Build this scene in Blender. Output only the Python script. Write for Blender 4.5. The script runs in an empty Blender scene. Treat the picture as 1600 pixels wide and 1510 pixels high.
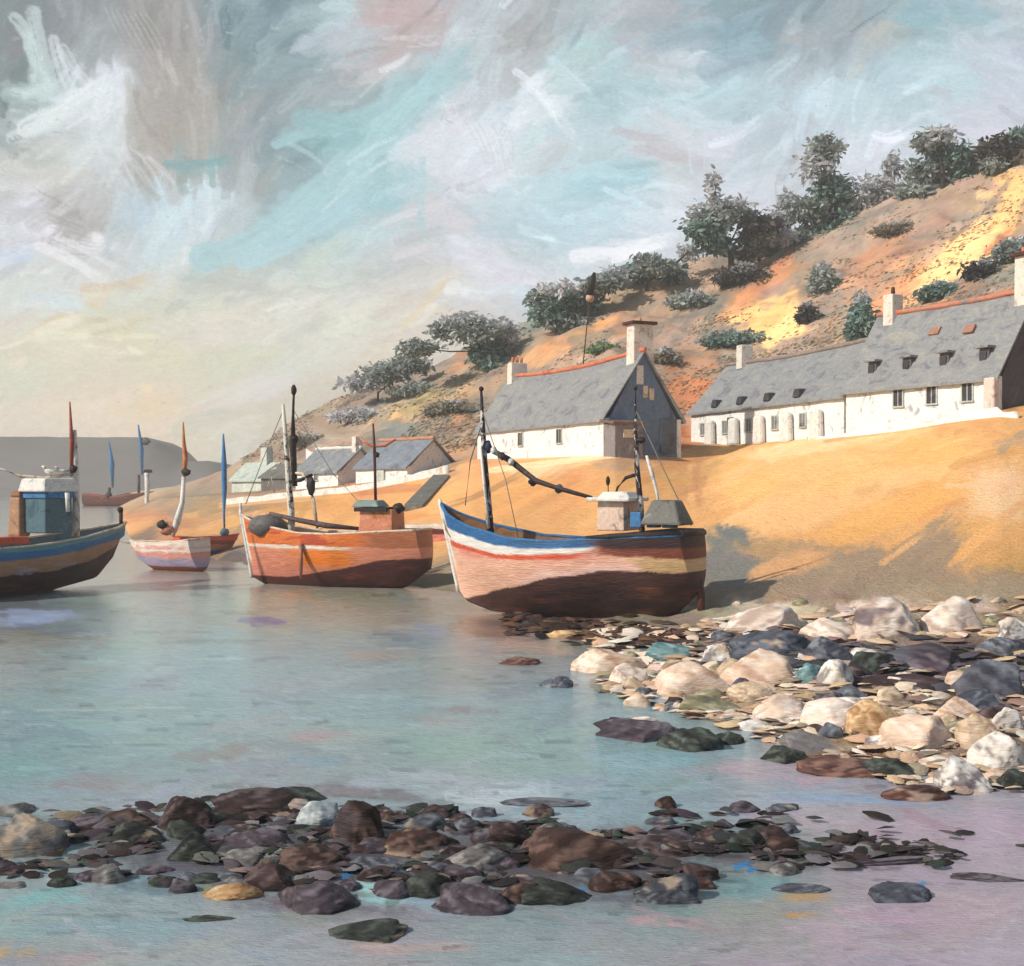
import bpy, math, random
import numpy as np
from mathutils import Vector, Matrix

# ------------------------------------------------------------------ camera, sky light, sun, exposure
scene = bpy.context.scene
C = scene.collection
CAM_H = 4.5
F = 1900.0                                   # focal length in pixels of the 1600 px wide photograph
cam_data = bpy.data.cameras.new('camera'); cam = bpy.data.objects.new('camera', cam_data); C.objects.link(cam)
cam_data.sensor_width = 36; cam_data.lens = 36*F/1600; cam_data.clip_start = 0.1; cam_data.clip_end = 9000
cam.location = (0, 0, CAM_H); cam.rotation_euler = (math.radians(90), 0, 0)
scene.camera = cam
SUN_DIR = Vector((-0.80, -0.42, 0.62)).normalized()          # towards the sun: from the left, a little behind the camera
world = bpy.data.worlds.new('World'); scene.world = world; world.use_nodes = True
wn = world.node_tree.nodes; wl = world.node_tree.links
sky_tex = wn.new('ShaderNodeTexSky'); sky_tex.sky_type = 'NISHITA'; sky_tex.sun_disc = False
sky_tex.sun_elevation = math.asin(SUN_DIR.z); sky_tex.sun_rotation = math.atan2(SUN_DIR.x, SUN_DIR.y)
bg = wn['Background']; bg.inputs['Strength'].default_value = 0.10
wl.new(sky_tex.outputs[0], bg.inputs['Color'])
sd = bpy.data.lights.new('sun', 'SUN'); sd.energy = 4.3; sd.angle = math.radians(1.2); sd.color = (1.0, 0.93, 0.82)
sun = bpy.data.objects.new('sun', sd); C.objects.link(sun); sun.rotation_euler = SUN_DIR.to_track_quat('Z', 'Y').to_euler()
scene.view_settings.view_transform = 'Standard'; scene.view_settings.look = 'None'
scene.view_settings.exposure = 0.0; scene.view_settings.gamma = 1.0
scene.render.engine = 'CYCLES'
scene.cycles.max_bounces = 5; scene.cycles.diffuse_bounces = 2; scene.cycles.glossy_bounces = 2

# ------------------------------------------------------------------ helpers
rnd = random.Random(7)
def lin(c):
    c = np.asarray(c, float)/255.0
    return np.where(c <= 0.04045, c/12.92, ((np.maximum(c, 0)+0.055)/1.055)**2.4)
def pt(px, py, Y): return Vector(((px-800)/F*Y, Y, CAM_H-(py-755)/F*Y))
def tag(o, label=None, cat=None, group=None, kind=None):
    if label: o['label'] = label
    if cat: o['category'] = cat
    if group: o['group'] = group
    if kind: o['kind'] = kind
    return o
def empty(name, loc, rz=0):
    o = bpy.data.objects.new(name, None); C.objects.link(o); o.location = loc; o.rotation_euler = (0, 0, rz)
    o.empty_display_size = 0.3
    return o
def hsh(ix, iy, s):
    h = (ix.astype(np.int64)*374761393 + iy.astype(np.int64)*668265263 + int(s)*1442695041) & 0xFFFFFFFF
    h = ((h ^ (h >> 13))*1274126177) & 0xFFFFFFFF
    return ((h ^ (h >> 16)) & 0xFFFF)/65535.0
def vn(x, y, s=0):
    x = np.asarray(x, float); y = np.asarray(y, float)
    ix = np.floor(x); iy = np.floor(y); fx = x-ix; fy = y-iy
    fx = fx*fx*(3-2*fx); fy = fy*fy*(3-2*fy)
    a = hsh(ix, iy, s); b = hsh(ix+1, iy, s); c = hsh(ix, iy+1, s); d = hsh(ix+1, iy+1, s)
    return (a*(1-fx)+b*fx)*(1-fy)+(c*(1-fx)+d*fx)*fy
def fbm(x, y, s=0, o=4):
    t = 0; a = .5; n = 0
    for k in range(o):
        t = t+a*vn(x, y, s+k*17); n += a; a *= .55; x = x*2.03; y = y*2.03
    return t/n
def ss(a, b, x):
    t = np.clip((x-a)/(b-a), 0, 1); return t*t*(3-2*t)

def grid_mesh(name, X, Y, Z, col, uv, mat, parent=None, smooth=True):
    """one sheet from three nr x nc arrays, with a colour attribute and a UV map"""
    nr, nc = X.shape
    me = bpy.data.meshes.new(name)
    co = np.stack([X, Y, Z], -1).reshape(-1, 3).astype(np.float32)
    idx = np.arange(nr*nc).reshape(nr, nc)
    q = np.stack([idx[:-1, :-1], idx[:-1, 1:], idx[1:, 1:], idx[1:, :-1]], -1).reshape(-1, 4).astype(np.int32)
    me.vertices.add(len(co)); me.vertices.foreach_set('co', co.ravel())
    me.loops.add(q.size); me.loops.foreach_set('vertex_index', q.ravel())
    me.polygons.add(len(q)); me.polygons.foreach_set('loop_start', np.arange(0, q.size, 4, dtype=np.int32))
    me.update(calc_edges=True); me.validate()
    me.polygons.foreach_set('use_smooth', np.ones(len(me.polygons), bool) if smooth else np.zeros(len(me.polygons), bool))
    ca = me.color_attributes.new('Col', 'FLOAT_COLOR', 'POINT')
    rgba = np.ones((len(co), 4), np.float32); rgba[:, :3] = col.reshape(-1, 3); ca.data.foreach_set('color', rgba.ravel())
    ul = me.uv_layers.new(name='UVMap'); ul.data.foreach_set('uv', uv.reshape(-1, 2)[q.ravel()].astype(np.float32).ravel())
    me.materials.append(mat)
    o = bpy.data.objects.new(name, me); C.objects.link(o); o.parent = parent
    return o

class MB:
    """collects simple shaped pieces and links them as one mesh object"""
    def __init__(s): s.v = []; s.f = []; s.c = []
    def add(s, vs, fs, col=None):
        b = len(s.v); s.v += [tuple(v) for v in vs]; s.f += [tuple(b+i for i in f) for f in fs]
        s.c += [tuple(col) if col is not None else (1, 1, 1)]*len(vs)
        return s
    def box(s, c, d, rz=0, col=None, taper=1.0, M=None):
        x, y, z = d[0]/2, d[1]/2, d[2]/2; R = Matrix.Rotation(rz, 3, 'Z') if M is None else M
        vs = []
        for sz in (-1, 1):
            t = taper if sz > 0 else 1
            for sx, sy in ((-1, -1), (1, -1), (1, 1), (-1, 1)): vs.append(Vector(c)+R@Vector((sx*x*t, sy*y*t, sz*z)))
        return s.add(vs, [(0, 3, 2, 1), (4, 5, 6, 7), (0, 1, 5, 4), (1, 2, 6, 5), (2, 3, 7, 6), (3, 0, 4, 7)], col)
    def tube(s, pts, rads, n=10, col=None, wob=0.0):
        pts = [Vector(p) for p in pts]
        if not hasattr(rads, '__len__'): rads = [rads]*len(pts)
        vs = []; fs = []
        for i, p in enumerate(pts):
            d = (pts[min(i+1, len(pts)-1)]-pts[max(i-1, 0)]).normalized()
            a = d.orthogonal().normalized() if abs(d.z) < .95 else Vector((1, 0, 0)); a = (a-d*a.dot(d)).normalized(); b = d.cross(a)
            for k in range(n):
                t = 2*math.pi*k/n; r = rads[i]*(1+wob*rnd.uniform(-1, 1)); vs.append(p+a*math.cos(t)*r+b*math.sin(t)*r)
        m = len(pts)
        for i in range(m-1):
            for k in range(n): fs.append((i*n+k, i*n+(k+1) % n, (i+1)*n+(k+1) % n, (i+1)*n+k))
        fs.append(tuple(range(n-1, -1, -1))); fs.append(tuple(range((m-1)*n, m*n)))
        return s.add(vs, fs, col)
    def ball(s, c, r, n=10, col=None, wob=0.0):
        c = Vector(c); r = Vector((r, r, r)) if not hasattr(r, '__len__') else Vector(r)
        vs = []; fs = []; m = n//2+1
        for i in range(m+1):
            ph = math.pi*i/m
            for k in range(n):
                t = 2*math.pi*k/n; w = 1+wob*rnd.uniform(-1, 1)
                vs.append(c+Vector((r.x*math.sin(ph)*math.cos(t), r.y*math.sin(ph)*math.sin(t), r.z*math.cos(ph)))*w)
        for i in range(m):
            for k in range(n): fs.append((i*n+k, (i+1)*n+k, (i+1)*n+(k+1) % n, i*n+(k+1) % n))
        return s.add(vs, fs, col)
    def prism(s, poly, thick, M, col=None):
        """2-D polygon (x,z) given thickness along y, then moved by matrix M"""
        n = len(poly); vs = [M@Vector((x, -thick/2, z)) for x, z in poly]+[M@Vector((x, thick/2, z)) for x, z in poly]
        fs = [tuple(range(n)), tuple(range(2*n-1, n-1, -1))]+[(i, i+n, (i+1) % n+n, (i+1) % n) for i in range(n)]
        return s.add(vs, fs, col)
    def build(s, name, mat, parent=None, smooth=False, bevel=0.0):
        me = bpy.data.meshes.new(name); me.from_pydata(s.v, [], s.f); me.update()
        ca = me.color_attributes.new('Col', 'FLOAT_COLOR', 'POINT')
        ca.data.foreach_set('color', np.array([list(c)+[1] for c in s.c], np.float32).ravel())
        if smooth: me.polygons.foreach_set('use_smooth', [True]*len(me.polygons))
        me.materials.append(mat); o = bpy.data.objects.new(name, me); C.objects.link(o); o.parent = parent
        if bevel: m = o.modifiers.new('bevel', 'BEVEL'); m.width = bevel; m.segments = 2; m.limit_method = 'ANGLE'
        return o

# ------------------------------------------------------------------ materials
def nodes(name):
    m = bpy.data.materials.new(name); m.use_nodes = True; nt = m.node_tree; return m, nt, nt.nodes, nt.links, nt.nodes['Principled BSDF']
def streak_noise(N, L, vec, scale, stretch, detail=5, rough=.62, dist=0.0):
    mp = N.new('ShaderNodeMapping'); mp.inputs['Scale'].default_value = stretch; L.new(vec, mp.inputs['Vector'])
    no = N.new('ShaderNodeTexNoise'); no.inputs['Scale'].default_value = scale; no.inputs['Detail'].default_value = detail
    no.inputs['Roughness'].default_value = rough; no.inputs['Distortion'].default_value = dist; L.new(mp.outputs[0], no.inputs['Vector'])
    return no.outputs['Fac']
def mixrgb(N, L, fac, a, b, mode='MIX'):
    n = N.new('ShaderNodeMix'); n.data_type = 'RGBA'; n.blend_type = mode
    for k, v in ((0, fac), (6, a), (7, b)):
        if hasattr(v, 'is_output') or isinstance(v, bpy.types.NodeSocket): L.new(v, n.inputs[k])
        elif k == 0: n.inputs[0].default_value = v
        else: n.inputs[k].default_value = (*v, 1)
    return n.outputs[2]
def ramp(N, L, fac, stops, interp='LINEAR'):
    r = N.new('ShaderNodeValToRGB'); r.color_ramp.interpolation = interp; e = r.color_ramp.elements
    while len(e) < len(stops): e.new(0.5)
    for k, (p, c) in enumerate(stops): e[k].position = p; e[k].color = (*c, 1) if hasattr(c, '__len__') else (c, c, c, 1)
    L.new(fac, r.inputs[0]); return r.outputs[0]

def attr_material(name, uvscale, stretch, bump, dist, rough=.85, spec=.2, value=.16, crack=0.0, uv=True, gain=1.0, speck=None):
    """surface whose own colour comes from the colour attribute, broken up by dry-brush noise and given paint relief"""
    m, nt, N, L, B = nodes(name)
    at = N.new('ShaderNodeAttribute'); at.attribute_name = 'Col'
    tc = N.new('ShaderNodeTexCoord'); vec = tc.outputs['UV'] if uv else tc.outputs['Object']
    n1 = streak_noise(N, L, vec, uvscale, stretch, 6, .7, .6)
    n2 = streak_noise(N, L, vec, uvscale*3.1, (stretch[0]*.8, stretch[1]*1.3, stretch[2]), 4, .6, .3)
    v = ramp(N, L, n1, [(.25, (1-value)*gain), (.75, (1+value)*gain)])
    c = mixrgb(N, L, 1.0, at.outputs['Color'], v, 'MULTIPLY')
    if crack:
        k = ramp(N, L, n2, [(.30, 1-crack), (.40, 1.0)])
        c = mixrgb(N, L, 1.0, c, k, 'MULTIPLY')
    L.new(c, B.inputs['Base Color'])
    B.inputs['Roughness'].default_value = rough; B.inputs['Specular IOR Level'].default_value = spec
    if bump:
        b1 = N.new('ShaderNodeBump'); b1.inputs['Strength'].default_value = bump; b1.inputs['Distance'].default_value = dist
        ad = N.new('ShaderNodeMath'); ad.operation = 'ADD'; L.new(n1, ad.inputs[0]); L.new(n2, ad.inputs[1])
        L.new(ad.outputs[0], b1.inputs['Height']); L.new(b1.outputs[0], B.inputs['Normal'])
    return m

_pm = {}
def paint(c1, c2=None, c3=None, scale=2.0, stretch=(1, 1, 1), rough=.6, spec=.3, bump=.5, dist=.03, name=None, cover=(.36, .46, .58, .66)):
    """hand-brushed paint: three colours of the thing itself lying in broken strokes over one another"""
    c1 = tuple(c1); c2 = tuple(c2 or [min(255, x*1.12+6) for x in c1]); c3 = tuple(c3 or [x*.8 for x in c1])
    key = (c1, c2, c3, scale, stretch, rough, bump, cover)
    if key in _pm: return _pm[key]
    m, nt, N, L, B = nodes(name or 'paint'); tc = N.new('ShaderNodeTexCoord'); vec = tc.outputs['Object']
    n1 = streak_noise(N, L, vec, scale, stretch, 5, .68, .8)
    n2 = streak_noise(N, L, vec, scale*6, (stretch[0], stretch[1], stretch[2]), 4, .65, .3)
    l1, l2, l3 = (tuple(float(t)*.92 for t in lin(c)) for c in (c1, c2, c3))
    c = ramp(N, L, n1, [(cover[0], l3), (cover[1], l1), (cover[2], l1), (cover[3], l2)])
    v = ramp(N, L, n2, [(.28, .78), (.72, 1.16)])
    c = mixrgb(N, L, 1.0, c, v, 'MULTIPLY'); L.new(c, B.inputs['Base Color'])
    B.inputs['Roughness'].default_value = rough; B.inputs['Specular IOR Level'].default_value = spec
    b1 = N.new('ShaderNodeBump'); b1.inputs['Strength'].default_value = bump; b1.inputs['Distance'].default_value = dist
    ad = N.new('ShaderNodeMath'); ad.operation = 'ADD'; L.new(n1, ad.inputs[0]); L.new(n2, ad.inputs[1])
    L.new(ad.outputs[0], b1.inputs['Height']); L.new(b1.outputs[0], B.inputs['Normal'])
    _pm[key] = m; return m

# ------------------------------------------------------------------ brushwork: lays soft areas and bristly strokes of colour on a sheet's vertices
class Brush:
    def __init__(s, px, py, seed=1):
        s.px = px.ravel(); s.py = py.ravel(); s.col = np.zeros((s.px.size, 3)); s.seed = seed; s.r = np.random.RandomState(seed)
        s.n1 = fbm(s.px/45, s.py/45, seed)-.5; s.n2 = fbm(s.px/9, s.py/9, seed+5)-.5
    def base(s, c): s.col[:] = c
    def guide(s, xs, ys, table):
        """smooth interpolation of a coarse table of colours"""
        T = np.array(table, float); x = s.px+s.n1*70; y = s.py+s.n1*60
        fx = np.clip(np.interp(x, xs, np.arange(len(xs))), 0, len(xs)-1.001); fy = np.clip(np.interp(y, ys, np.arange(len(ys))), 0, len(ys)-1.001)
        ix = fx.astype(int); iy = fy.astype(int); a = ss(0, 1, fx-ix)[:, None]; b = ss(0, 1, fy-iy)[:, None]
        s.col = (T[iy, ix]*(1-a)+T[iy, ix+1]*a)*(1-b)+(T[iy+1, ix]*(1-a)+T[iy+1, ix+1]*a)*b
    def blob(s, cx, cy, rx, ry, ang, col, op=1.0, soft=.55, rag=1.0):
        R = max(rx, ry)*1.5
        i = np.nonzero((np.abs(s.px-cx) < R) & (np.abs(s.py-cy) < R))[0]
        if not len(i): return
        a = math.radians(ang); dx = s.px[i]-cx; dy = s.py[i]-cy
        u = (dx*math.cos(a)+dy*math.sin(a))/rx; v = (-dx*math.sin(a)+dy*math.cos(a))/ry
        d = np.sqrt(u*u+v*v)+s.n1[i]*.7*rag+s.n2[i]*.5*rag
        w = (1-ss(1-soft, 1, d))*op
        s.col[i] = s.col[i]*(1-w[:, None])+np.array(col, float)*w[:, None]
    def stroke(s, p0, p1, p2, w, col, op=.9, dry=.3, var=9):
        k = s.r.randint(1 << 20); p0, p1, p2 = (np.array(p, float) for p in (p0, p1, p2))
        M = w; lo = np.minimum(np.minimum(p0, p1), p2)-M; hi = np.maximum(np.maximum(p0, p1), p2)+M
        i = np.nonzero((s.px > lo[0]) & (s.px < hi[0]) & (s.py > lo[1]) & (s.py < hi[1]))[0]
        if not len(i): return
        P = np.stack([s.px[i], s.py[i]], 1); n = 7; ts = np.linspace(0, 1, n+1)[:, None]
        Q = (1-ts)**2*p0+2*ts*(1-ts)*p1+ts**2*p2
        best = np.full(len(i), 1e9); U = np.zeros(len(i)); V = np.zeros(len(i))
        Ls = np.linalg.norm(np.diff(Q, axis=0), axis=1)+1e-6; cum = np.concatenate([[0], np.cumsum(Ls)])
        for j in range(n):
            d = (Q[j+1]-Q[j])/Ls[j]; r = P-Q[j]; t = np.clip(r@d, 0, Ls[j]); e = r-t[:, None]*d
            dist = np.hypot(e[:, 0], e[:, 1]); sgn = np.sign(r[:, 0]*d[1]-r[:, 1]*d[0])
            b = dist < best; best[b] = dist[b]; U[b] = (cum[j]+t)[b]; V[b] = (dist*sgn)[b]
        tot = cum[-1]; hw = w/2
        br = vn(V/2.6+500, U/70, k)*.6+vn(V/1.3+900, U/35, k+3)*.4
        wob = vn(U/18, V*0+3, k+9)*.35+.8
        edge = 1-ss(.72, 1.0, np.abs(V)/(hw*wob)+(br-.5)*.35)
        tip = 1-ss(tot*.75, tot*1.0, U+(br-.5)*tot*.35)*.9
        fac = edge*tip*ss(dry-.16, dry+.12, br+.12)*op
        cc = np.array(col, float)+((br-.5)*2*var)[:, None]
        s.col[i] = s.col[i]*(1-fac[:, None])+cc*fac[:, None]
    def fill(s, n, box, Lr, Wr, angf, jit=8, hue=4, op=.8, dry=.35, cond=None):
        ok = np.nonzero((s.px > box[0]) & (s.px < box[2]) & (s.py > box[1]) & (s.py < box[3]))[0]
        if cond is not None: ok = ok[cond(s.px[ok], s.py[ok])]
        if not len(ok): return
        for j in s.r.choice(ok, n):
            x, y = s.px[j], s.py[j]; a = math.radians(angf(x, y)+s.r.normal()*14); l = s.r.uniform(*Lr)/2; w = s.r.uniform(*Wr)
            c = s.col[j]+s.r.normal()*jit+s.r.normal(size=3)*hue
            dx, dy = math.cos(a)*l, math.sin(a)*l; b = s.r.normal()*.25
            s.stroke((x-dx, y-dy), (x+dy*b, y-dx*b), (x+dx, y+dy), w, c, op, dry*s.r.uniform(.4, 1.4))
# ------------------------------------------------------------------ SKY: a dome far behind everything, clouds in its own colour
def make_sky():
    az = np.concatenate([np.radians(np.linspace(-82, -25, 24))[:-1], np.arctan((np.arange(-80, 1682, 2.6)-800)/F), np.radians(np.linspace(25, 82, 24))[1:]])
    el = np.concatenate([np.array([1.45, 1.3, 1.1, .9, .75, .62, .5]), np.arctan((755-np.arange(-60, 800, 2.6))/F), np.array([-.04, -.06])])
    A, E = np.meshgrid(az, el); R = 3200.0
    X = R*np.cos(E)*np.sin(A); Y = R*np.cos(E)*np.cos(A); Z = CAM_H+R*np.sin(E)
    px = 800+F*np.clip(np.tan(A), -5, 5); py = 755-F*np.clip(np.tan(E)/np.cos(A), -2, 3)
    b = Brush(px, py, 11)
    xs = [0, 100, 200, 300, 400, 500, 600, 700, 800, 900, 1000, 1100, 1200, 1300, 1400, 1500, 1600]; xs = [x+50 for x in xs[:-1]]
    ys = [40, 150, 250, 350, 450, 550, 650, 740]
    T = [[(128,141,141),(146,154,155),(154,155,152),(136,154,158),(128,153,158),(170,188,192),(186,168,168),(180,192,196),(168,174,176),(168,186,190),(165,172,175),(138,163,171),(140,160,167),(160,174,178),(150,180,186),(174,188,194)],
         [(146,162,160),(208,219,219),(168,166,161),(162,162,158),(136,158,163),(176,180,180),(154,192,196),(188,203,207),(194,208,211),(164,194,200),(184,199,203),(180,205,211),(176,188,194),(180,202,208),(180,206,211),(190,200,210)],
         [(188,192,186),(198,208,208),(167,165,157),(164,170,168),(132,156,160),(152,191,194),(166,201,205),(206,206,210),(184,206,211),(189,207,213),(196,201,206),(188,206,213),(186,196,202),(205,212,220),(188,200,208),(196,198,206)],
         [(204,207,211),(172,171,168),(190,212,220),(188,202,204),(150,181,185),(172,205,209),(192,200,202),(200,207,212),(178,206,213),(188,213,220),(208,218,225),(192,199,206),(190,197,204),(190,199,206),(188,198,205),(188,198,205)],
         [(200,210,206),(207,212,210),(197,204,194),(184,196,190),(194,202,196),(201,207,200),(204,208,205),(199,209,213),(190,200,205),(205,212,216),(196,202,208),(190,197,203),(188,195,202),(186,194,200),(186,194,200),(186,194,200)],
         [(204,206,189),(206,207,189),(207,206,187),(201,207,190),(199,206,198),(201,207,198),(196,192,182),(188,190,184),(186,190,188),(190,195,195),(190,195,195),(190,195,195),(186,190,195),(186,190,195),(186,190,195),(186,190,195)],
         [(212,208,194),(217,207,188),(219,206,183),(203,207,192),(197,194,176),(190,186,170),(180,176,165),(178,176,168),(180,180,175),(180,180,175),(180,180,175),(180,180,175),(180,180,175),(180,180,175),(180,180,175),(180,180,175)],
         [(196,190,180),(200,192,178),(205,196,178),(198,198,184),(190,184,168),(185,180,166),(180,176,165),(178,176,168),(180,180,175),(180,180,175),(180,180,175),(180,180,175),(180,180,175),(180,180,175),(180,180,175),(180,180,175)]]
    b.guide(xs, ys, T)
    B = b.blob
    # large masses of cloud
    B(40,150,75,110,10,(118,136,134)); B(40,60,90,60,0,(136,142,144)); B(270,55,90,60,20,(158,158,154)); B(300,150,70,70,0,(166,163,156)); B(270,215,80,35,-8,(168,164,152))
    B(400,60,70,75,0,(118,144,150)); B(430,120,50,60,0,(128,150,155)); B(440,235,45,70,15,(126,148,152)); B(600,22,62,26,0,(184,168,167)); B(640,14,60,14,0,(186,172,172)); B(530,30,40,50,0,(178,196,202))
    B(585,100,85,40,-5,(182,184,184)); B(700,55,60,16,-6,(206,208,206)); B(530,190,75,60,-10,(146,186,189)); B(620,180,70,70,-50,(162,200,203)); B(700,90,55,22,-12,(160,198,202))
    B(600,290,55,60,80,(156,196,201)); B(470,330,90,32,-38,(160,197,201)); B(430,290,45,40,0,(158,168,164)); B(310,255,60,22,-8,(134,172,172)); B(260,310,110,45,-15,(192,214,222)); B(330,310,60,35,0,(196,214,222))
    B(90,175,100,28,-38,(212,222,222)); B(60,110,22,70,-15,(190,212,208)); B(150,120,70,22,-5,(204,210,218)); B(70,290,90,34,-25,(196,196,190)); B(100,325,60,40,30,(166,163,160)); B(45,320,50,45,-40,(214,216,226))
    B(120,372,100,22,15,(224,226,228)); B(20,400,50,16,8,(184,206,228)); B(330,405,60,22,-20,(172,190,184)); B(200,455,90,16,-22,(208,192,164)); B(110,490,70,9,-25,(212,192,158)); B(90,472,60,16,12,(196,214,216))
    B(210,500,90,60,0,(208,206,180)); B(260,540,90,80,0,(202,206,182)); B(350,500,90,60,0,(206,208,196)); B(650,490,60,12,-48,(216,202,172)); B(690,450,60,14,-45,(212,202,178)); B(500,460,90,40,0,(204,208,198))
    B(720,230,85,95,0,(208,208,212)); B(700,300,50,70,0,(204,203,206)); B(780,170,60,60,0,(196,212,220)); B(760,230,60,50,0,(208,216,226)); B(880,80,70,50,0,(172,206,209)); B(820,60,70,40,0,(170,174,174)); B(910,110,36,22,0,(174,182,176))
    B(860,160,16,80,-32,(220,228,232)); B(850,245,50,28,-40,(190,196,196),.6); B(960,150,80,60,0,(168,196,200)); B(1010,60,50,50,0,(178,184,188)); B(1060,35,120,20,0,(162,172,178)); B(1150,50,110,40,0,(132,162,172)); B(1060,100,60,50,30,(192,206,210))
    B(1270,55,80,24,0,(166,172,176)); B(1340,25,110,24,-5,(146,166,172)); B(1480,25,110,26,0,(144,180,188)); B(1380,60,50,30,0,(176,182,176)); B(1040,170,110,26,-18,(186,212,218)); B(1180,150,110,36,10,(182,210,216)); B(1290,160,110,40,0,(184,206,214))
    B(1450,120,110,50,0,(180,206,212)); B(1470,145,26,14,30,(178,180,186),.6); B(1560,90,50,50,0,(190,200,212)); B(1070,240,80,36,-8,(196,196,198),.6); B(1000,265,60,28,-10,(198,206,212),.6); B(950,290,130,40,-8,(168,204,211)); B(920,340,120,36,-4,(184,212,220))
    B(980,388,80,20,-12,(226,232,238)); B(900,405,70,20,-8,(210,218,220)); B(1130,215,60,30,0,(202,206,216)); B(1400,212,60,26,0,(216,222,234)); B(1180,300,60,40,0,(200,208,216)); B(1360,320,40,50,0,(200,214,226)); B(1520,210,60,16,0,(208,210,222))
    B(820,460,26,30,0,(180,212,232)); B(780,430,70,40,0,(206,214,220)); B(140,640,150,20,0,(220,210,190)); B(260,635,70,22,10,(222,206,172)); B(420,600,60,30,-30,(204,208,206)); B(360,560,90,40,0,(196,204,186)); B(380,690,50,40,-30,(200,204,192))
    B(30,590,80,40,0,(203,210,192)); B(230,608,12,7,0,(240,214,160)); B(590,560,90,24,-32,(200,198,184)); B(560,620,80,20,-25,(186,178,160))
    ang = lambda x, y: -38+70*(vn(np.array([x/260.]), np.array([y/200.]), 4)[0]-.5)*2 if y < 430 else -14+30*(vn(np.array([x/200.]), np.array([y/150.]), 6)[0]-.5)
    b.fill(620, (-60, -50, 1660, 430), (60, 150), (18, 46), ang, 5, 1, .55, .5)
    b.fill(260, (-60, 400, 1300, 790), (60, 150), (16, 40), ang, 4, 2.5, .6, .4)
    b.fill(1500, (-60, -50, 1660, 560), (26, 90), (7, 20), lambda x, y: ang(x, y)+30*(vn(np.array([x/70.]), np.array([y/70.]), 14)[0]-.5), 9, 1, .6, .55)
    S = b.stroke
    # the strokes one can pick out
    S((22,28),(45,40),(72,150),26,(188,208,204),.7,.35); S((52,20),(62,70),(88,160),26,(194,212,210),.65,.4); S((84,62),(92,110),(118,150),26,(208,220,221),.6,.5); S((98,78),(120,120),(150,140),22,(206,216,218),.5,.5)
    S((40,200),(110,170),(190,110),34,(216,226,226),.85,.42); S((20,215),(90,190),(175,150),26,(206,216,214),.7,.5); S((105,200),(150,175),(190,130),8,(216,224,226),.6,.5)
    for k in range(9): S((128+k*13,205+k*5),(150+k*13,240+(k%3)*9),(186+k*12,290+(k*7)%23),7,(206+k,216,220),.38,.5)
    for k in range(8): S((165+k*9,15+k),(180+k*10,50),(205+k*9,90),4,(178,180,174),.5,.5)
    for k in range(8): S((60+k*7,330+k*8),(30,350+k*6),(-5,395+k*4),8,(216,216,224),.45,.5)
    for k in range(10): S((60+k*4,300+k*11),(100,315+k*9),(140+k*2,345+k*6),5,(152,150,148),.35,.5)
    S((320,405),(440,380),(540,250),52,(166,203,207),.85,.25); S((380,410),(500,370),(600,262),34,(170,206,212),.85,.25); S((530,290),(600,200),(720,84),44,(166,203,206),.85,.25)
    S((545,255),(600,215),(636,212),8,(190,216,220),.7,.4); S((520,300),(590,230),(640,222),9,(188,214,218),.65,.45); S((505,330),(570,262),(640,235),8,(196,218,222),.7,.4)
    S((512,268),(525,250),(545,236),18,(180,210,214),.5,.45); S((450,225),(485,235),(520,270),9,(176,204,208),.5,.5); S((430,245),(465,250),(505,285),5,(180,206,208),.5,.5); S((470,185),(520,195),(575,205),40,(146,188,190),.6,.3)
    for k in range(11): S((690+k*9,150+k*6),(712+k*9,200+k*4),(726+k*8,262+k*4),5,(218,218,222),.35,.55)
    for k in range(7): S((720+k*12,180+k*4),(745+k*10,215),(760+k*7,258),3,(186,186,188),.35,.5)
    S((806,112),(845,135),(876,192),14,(216,228,232),.7,.5); S((815,130),(850,150),(880,205),8,(226,234,238),.6,.45); S((860,92),(900,120),(930,160),14,(196,218,222),.6,.4)
    S((560,8),(600,10),(650,8),18,(186,170,170),.6,.4); S((572,30),(620,27),(690,32),22,(186,168,168),.6,.4); S((600,60),(690,60),(780,40),9,(206,212,216),.55,.5); S((640,72),(720,66),(800,52),8,(204,210,214),.5,.5)
    S((262,258),(310,262),(372,246),16,(128,170,171),.8,.35); S((282,270),(320,276),(366,262),12,(140,178,180),.6,.4)
    S((60,385),(110,400),(160,440),18,(226,228,230),.75,.35); S((90,372),(140,390),(190,425),12,(218,220,224),.7,.4); S((45,462),(90,470),(148,484),7,(192,216,222),.8,.4); S((60,480),(95,486),(130,492),6,(196,214,216),.7,.4)
    S((130,450),(190,452),(235,430),16,(208,190,160),.6,.4); S((640,498),(672,470),(704,425),16,(216,200,166),.55,.45); S((900,400),(980,396),(1045,372),26,(232,236,240),.85,.4); S((960,408),(1000,392),(1050,380),12,(240,242,246),.8,.4)
    S((1370,212),(1390,222),(1415,206),18,(232,236,246),.8,.4); S((1080,270),(1075,240),(1085,205),8,(198,214,222),.6,.5); S((1100,262),(1098,235),(1104,200),6,(202,214,222),.6,.5)
    S((1330,50),(1365,25),(1400,5),3,(112,132,140),.7,.35); S((660,250),(655,330),(660,380),14,(168,202,208),.5,.4)
    for k in range(200):                                                    # bristle marks
        x, y = b.r.uniform(-40, 1640), b.r.uniform(-40, 640); l = b.r.uniform(4, 16); a = math.radians(b.r.uniform(-60, 20)); d = b.r.uniform(-14, 22)
        i = b.r.randint(b.px.size); c = np.array((178, 190, 190))+d
        S((x,y),(x+l*.5*math.cos(a),y+l*.5*math.sin(a)),(x+l*math.cos(a),y+l*math.sin(a)),3.2,c,.5,.2)
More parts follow.
